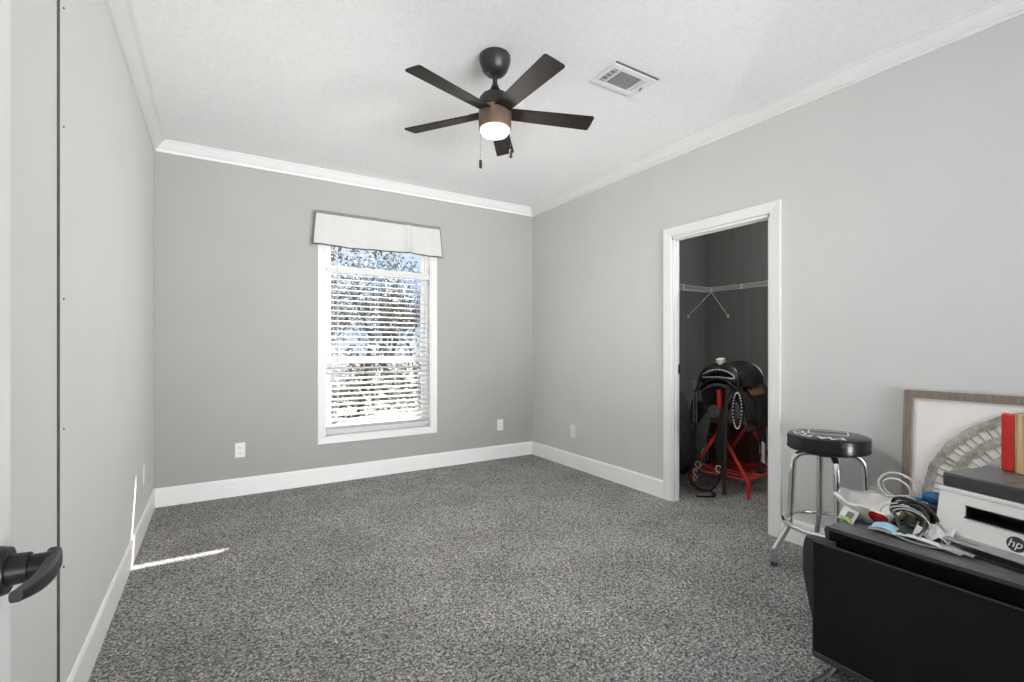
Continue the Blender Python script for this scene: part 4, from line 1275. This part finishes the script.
def coil(name, label, cat, cx_, cy_, r, mat_, pts_fn, n, mesh_name='cable_loop'):
    t = thing(name, label, cat, tp(cx_, cy_, 0.0), TRZ)
    b = MB(); b.tube([pts_fn(i / n) for i in range(n + 1)], r, 8); b.build(mesh_name, mat_, t, True)
    return t
def black_pts(u):
    a = u * 2 * PI * 4.3
    k = 0.042 + 0.014 * math.sin(a * 0.37 + 1)
    return (k * 1.35 * math.cos(a + 0.3 * math.sin(a * 0.6)), -0.015 + 0.045 * math.sin(a * 0.43), 0.058 + k * 0.85 * math.sin(a) + 0.008 * math.sin(a * 0.31))
bcoil = coil('power_cable', 'thick black cable coiled in loops beside the printer', 'cable', 0.185, 0.165, 0.0068, M['cable_black'], black_pts, 150)
b = MB(); b.tube(bez([(-0.055, -0.03, 0.085), (-0.03, -0.075, 0.070), (0.005, -0.115, 0.030), (0.040, -0.130, 0.008), (0.062, -0.105, 0.035), (0.062, -0.06, 0.075), (0.03, -0.03, 0.098), (-0.02, -0.02, 0.10)], 8), 0.0055, 8); b.build('cable_end', M['cable_black'], bcoil, True)
def pale_pts(u):
    a = u * 2 * PI * 2.1 + 2.0
    k = 0.046 + 0.016 * math.sin(a * 0.43)
    return (0.006 + k * 1.35 * math.cos(a), -0.072 + 0.02 * math.cos(a * 0.5), 0.060 + k * 0.85 * math.sin(a))
coil('charging_cable', 'thin pale grey cable looped over the black cable', 'cable', 0.185, 0.170, 0.0021, M['cable_grey'], pale_pts, 90)
def white_pts(u):
    a = u * 2 * PI * 2.2
    k = 0.055 + 0.012 * math.sin(a * 0.6)
    return (k * math.cos(a) * 1.1, 0.02 * math.sin(a * 0.7), 0.075 + k * 0.85 * math.sin(a) + 0.012)
coil('extension_cable', 'white cable coil behind the white bag near the outlet', 'cable', 0.040, 0.42, 0.0042, M['cable_white'], white_pts, 70)

ad = thing('power_adapter', 'black power adapter block among cables beside the printer', 'adapter', tp(0.205, 0.245, 0.001), TRZ + 0.3)
b = MB(); b.box((-0.055, -0.035, 0.0), (0.055, 0.035, 0.085), 0.006); b.box((-0.03, -0.06, 0.0), (0.06, -0.036, 0.05), 0.005); b.build('housing', M['cable_black'], ad)
b = MB(); b.box((-0.03, -0.0356, 0.03), (0.02, -0.0350, 0.06)); b.build('rating_plate', M['prn_grey'], ad)
cl = thing('blue_bundle', 'small bright blue cloth bundle behind the coiled cables', 'cloth', tp(0.175, 0.335, 0.001), TRZ)
b = MB()
for (x, y, z, r) in ((0, 0, 0.035, 0.05), (0.045, 0.01, 0.03, 0.045), (-0.03, 0.0, 0.06, 0.035), (0.02, -0.005, 0.095, 0.036), (0.052, 0.0, 0.085, 0.034)):
    b.sphere((x, y, z), r, 12, (1.15, 0.7, 0.72))
b.build('folds', M['blue'], cl, True)
gc = thing('green_cloth', 'dark green cloth scrap between white bag and cables', 'cloth', tp(0.165, 0.095, 0.001), TRZ)
b = MB(); b.grid(lambda u, v: (-0.035 + 0.09 * u, -0.02 + 0.07 * v, 0.010 + 0.048 * math.sin(u * 2.6) * v + 0.006 * math.sin(u * 14)), 12, 8, 0.005); b.build('folds', M['green_cloth'], gc, True)
yc = thing('yellow_card', 'small pale yellow card lying below the coiled cables', 'card', tp(0.205, 0.095, 0.001), TRZ)
b = MB(); b.grid(lambda u, v: (0.0 + 0.05 * u, 0.0 + 0.05 * v, 0.012 + 0.034 * v + 0.004 * u), 4, 4, 0.002); b.build('sheet', M['yellow'], yc)
wp = thing('paper_scrap', 'crumpled white paper under the cables beside the printer', 'paper', tp(0.265, 0.085, 0.001), TRZ)
b = MB(); b.grid(lambda u, v: (-0.05 + 0.10 * u, -0.02 + 0.07 * v, 0.008 + 0.024 * abs(math.sin(u * 6 + v * 2)) + 0.02 * v), 12, 8, 0.002); b.build('sheet', M['paper'], wp)

# ------------------------------------------------------------------ outside the window
o = MB().box((-40, YB + 0.35, -0.62), (60, 70, -0.5)).build('ground_outside', M['ground'])
struct(o, 'pale sandy ground outside the window', 'ground')

def tree_proto(seed, height, leaf_m, leaf_n, spread, label, group):
    rnd = random.Random(seed)
    t = thing('tree', label, 'tree', (0, 0, 0), 0.0, group)
    b = MB()
    tips = []
    def branch(p, d, L, r, depth):
        n = 3
        pts = [p]
        q = Vector(p); dd = Vector(d)
        for i in range(n):
            dd = (dd + Vector((rnd.uniform(-.22, .22), rnd.uniform(-.22, .22), rnd.uniform(-.05, .16)))).normalized()
            q = q + dd * (L / n)
            pts.append(q.copy())
        b.tube(pts, [r * (1 - 0.55 * i / n) for i in range(n + 1)], 5 if depth else 7)
        if depth < 4:
            for k in range(rnd.choice((2, 3, 3)) + (1 if depth == 0 else 0)):
                f = rnd.uniform(0.35, 1.0)
                i = min(n - 1, int(f * n))
                bp_ = pts[i].lerp(pts[i + 1], f * n - i if f < 1 else 1)
                a = rnd.uniform(0, 2 * PI)
                nd = (dd * 0.75 + Vector((math.cos(a), math.sin(a), rnd.uniform(-.1, .5))) * spread).normalized()
                branch(bp_, nd, L * rnd.uniform(.5, .72), r * 0.48, depth + 1)
        else:
            tips.append(pts[-1]); tips.append(pts[-2])
    branch(Vector((0, 0, -0.02)), Vector((0, 0, 1)), height * 0.42, height * 0.020, 0)
    b.build('trunk', M['bark'], t)
    if leaf_n:
        lf = MB()
        for _ in range(leaf_n):
            p = rnd.choice(tips) + Vector((rnd.gauss(0, .22), rnd.gauss(0, .22), rnd.gauss(0, .2)))
            a = Vector((rnd.uniform(-1, 1), rnd.uniform(-1, 1), rnd.uniform(-1, 1))).normalized()
            c_ = a.orthogonal().normalized()
            s1, s2 = rnd.uniform(.03, .07), rnd.uniform(.018, .035)
            vs = [lf.bm.verts.new(p + v) for v in (a * s1, c_ * s2, -a * s1, -c_ * s2)]
            lf.bm.faces.new(vs)
        lf.build('foliage', leaf_m, t, fix=False)
    return t
def outside(px_heading, dist):
    """point at a heading seen through the window"""
    return Vector((1.25 + math.tan(px_heading) * dist, YB + dist, -0.5))
GB, GL = 'bare trees outside the window', 'leafy trees outside the window'
p1 = tree_proto(11, 5.6, M['leaf_dry'], 900, 0.8, 'thin bare grey tree outside, seen through the window blind', GB)
p2 = tree_proto(23, 6.4, M['leaf'], 3200, 0.9, 'olive leafy tree outside, seen through the window blind', GL)
p3 = tree_proto(37, 4.6, M['leaf_dry'], 1300, 1.0, 'thin bare grey tree outside, seen through the window blind', GB)
rt = random.Random(9)
places = [(p1, -0.05, 6.5), (p2, -0.02, 9.5), (p3, 0.22, 7.5), (p1, 0.30, 10.5), (p2, 0.12, 12.0), (p3, 0.05, 5.2), (p2, 0.45, 13.0),
          (p1, 0.52, 9.0), (p3, 0.38, 14.0), (p2, -0.12, 14.0), (p1, 0.16, 15.0), (p3, 0.60, 12.5), (p2, 0.30, 17.0), (p1, 0.68, 15.0)]
used = set()
for (p, hdg, dist) in places:
    loc = outside(hdg, dist)
    if p.name not in used:
        used.add(p.name); p.location = loc; p.rotation_euler = (0, 0, rt.uniform(0, 6.28))
    else:
        dup(p, loc, rt.uniform(0, 6.28))
# undergrowth: nobody could count it
lf = MB()
rg = random.Random(4)
for _ in range(21000):
    d_ = rg.uniform(7, 20); hx_ = rg.uniform(-0.35, 0.95)
    p = outside(hx_, d_); p.z = -0.5 + abs(rg.gauss(0, 0.8))
    a = Vector((rg.uniform(-1, 1), rg.uniform(-1, 1), rg.uniform(-.2, 1))).normalized(); c_ = a.orthogonal().normalized()
    s1, s2 = rg.uniform(.06, .16), rg.uniform(.02, .05)
    lf.bm.faces.new([lf.bm.verts.new(p + v) for v in (a * s1, c_ * s2, -a * s1, -c_ * s2)])
tag(lf.build('undergrowth', M['leaf_dry'], None, fix=False), 'dry brown undergrowth on the ground among the trees outside', 'bushes', kind='stuff')
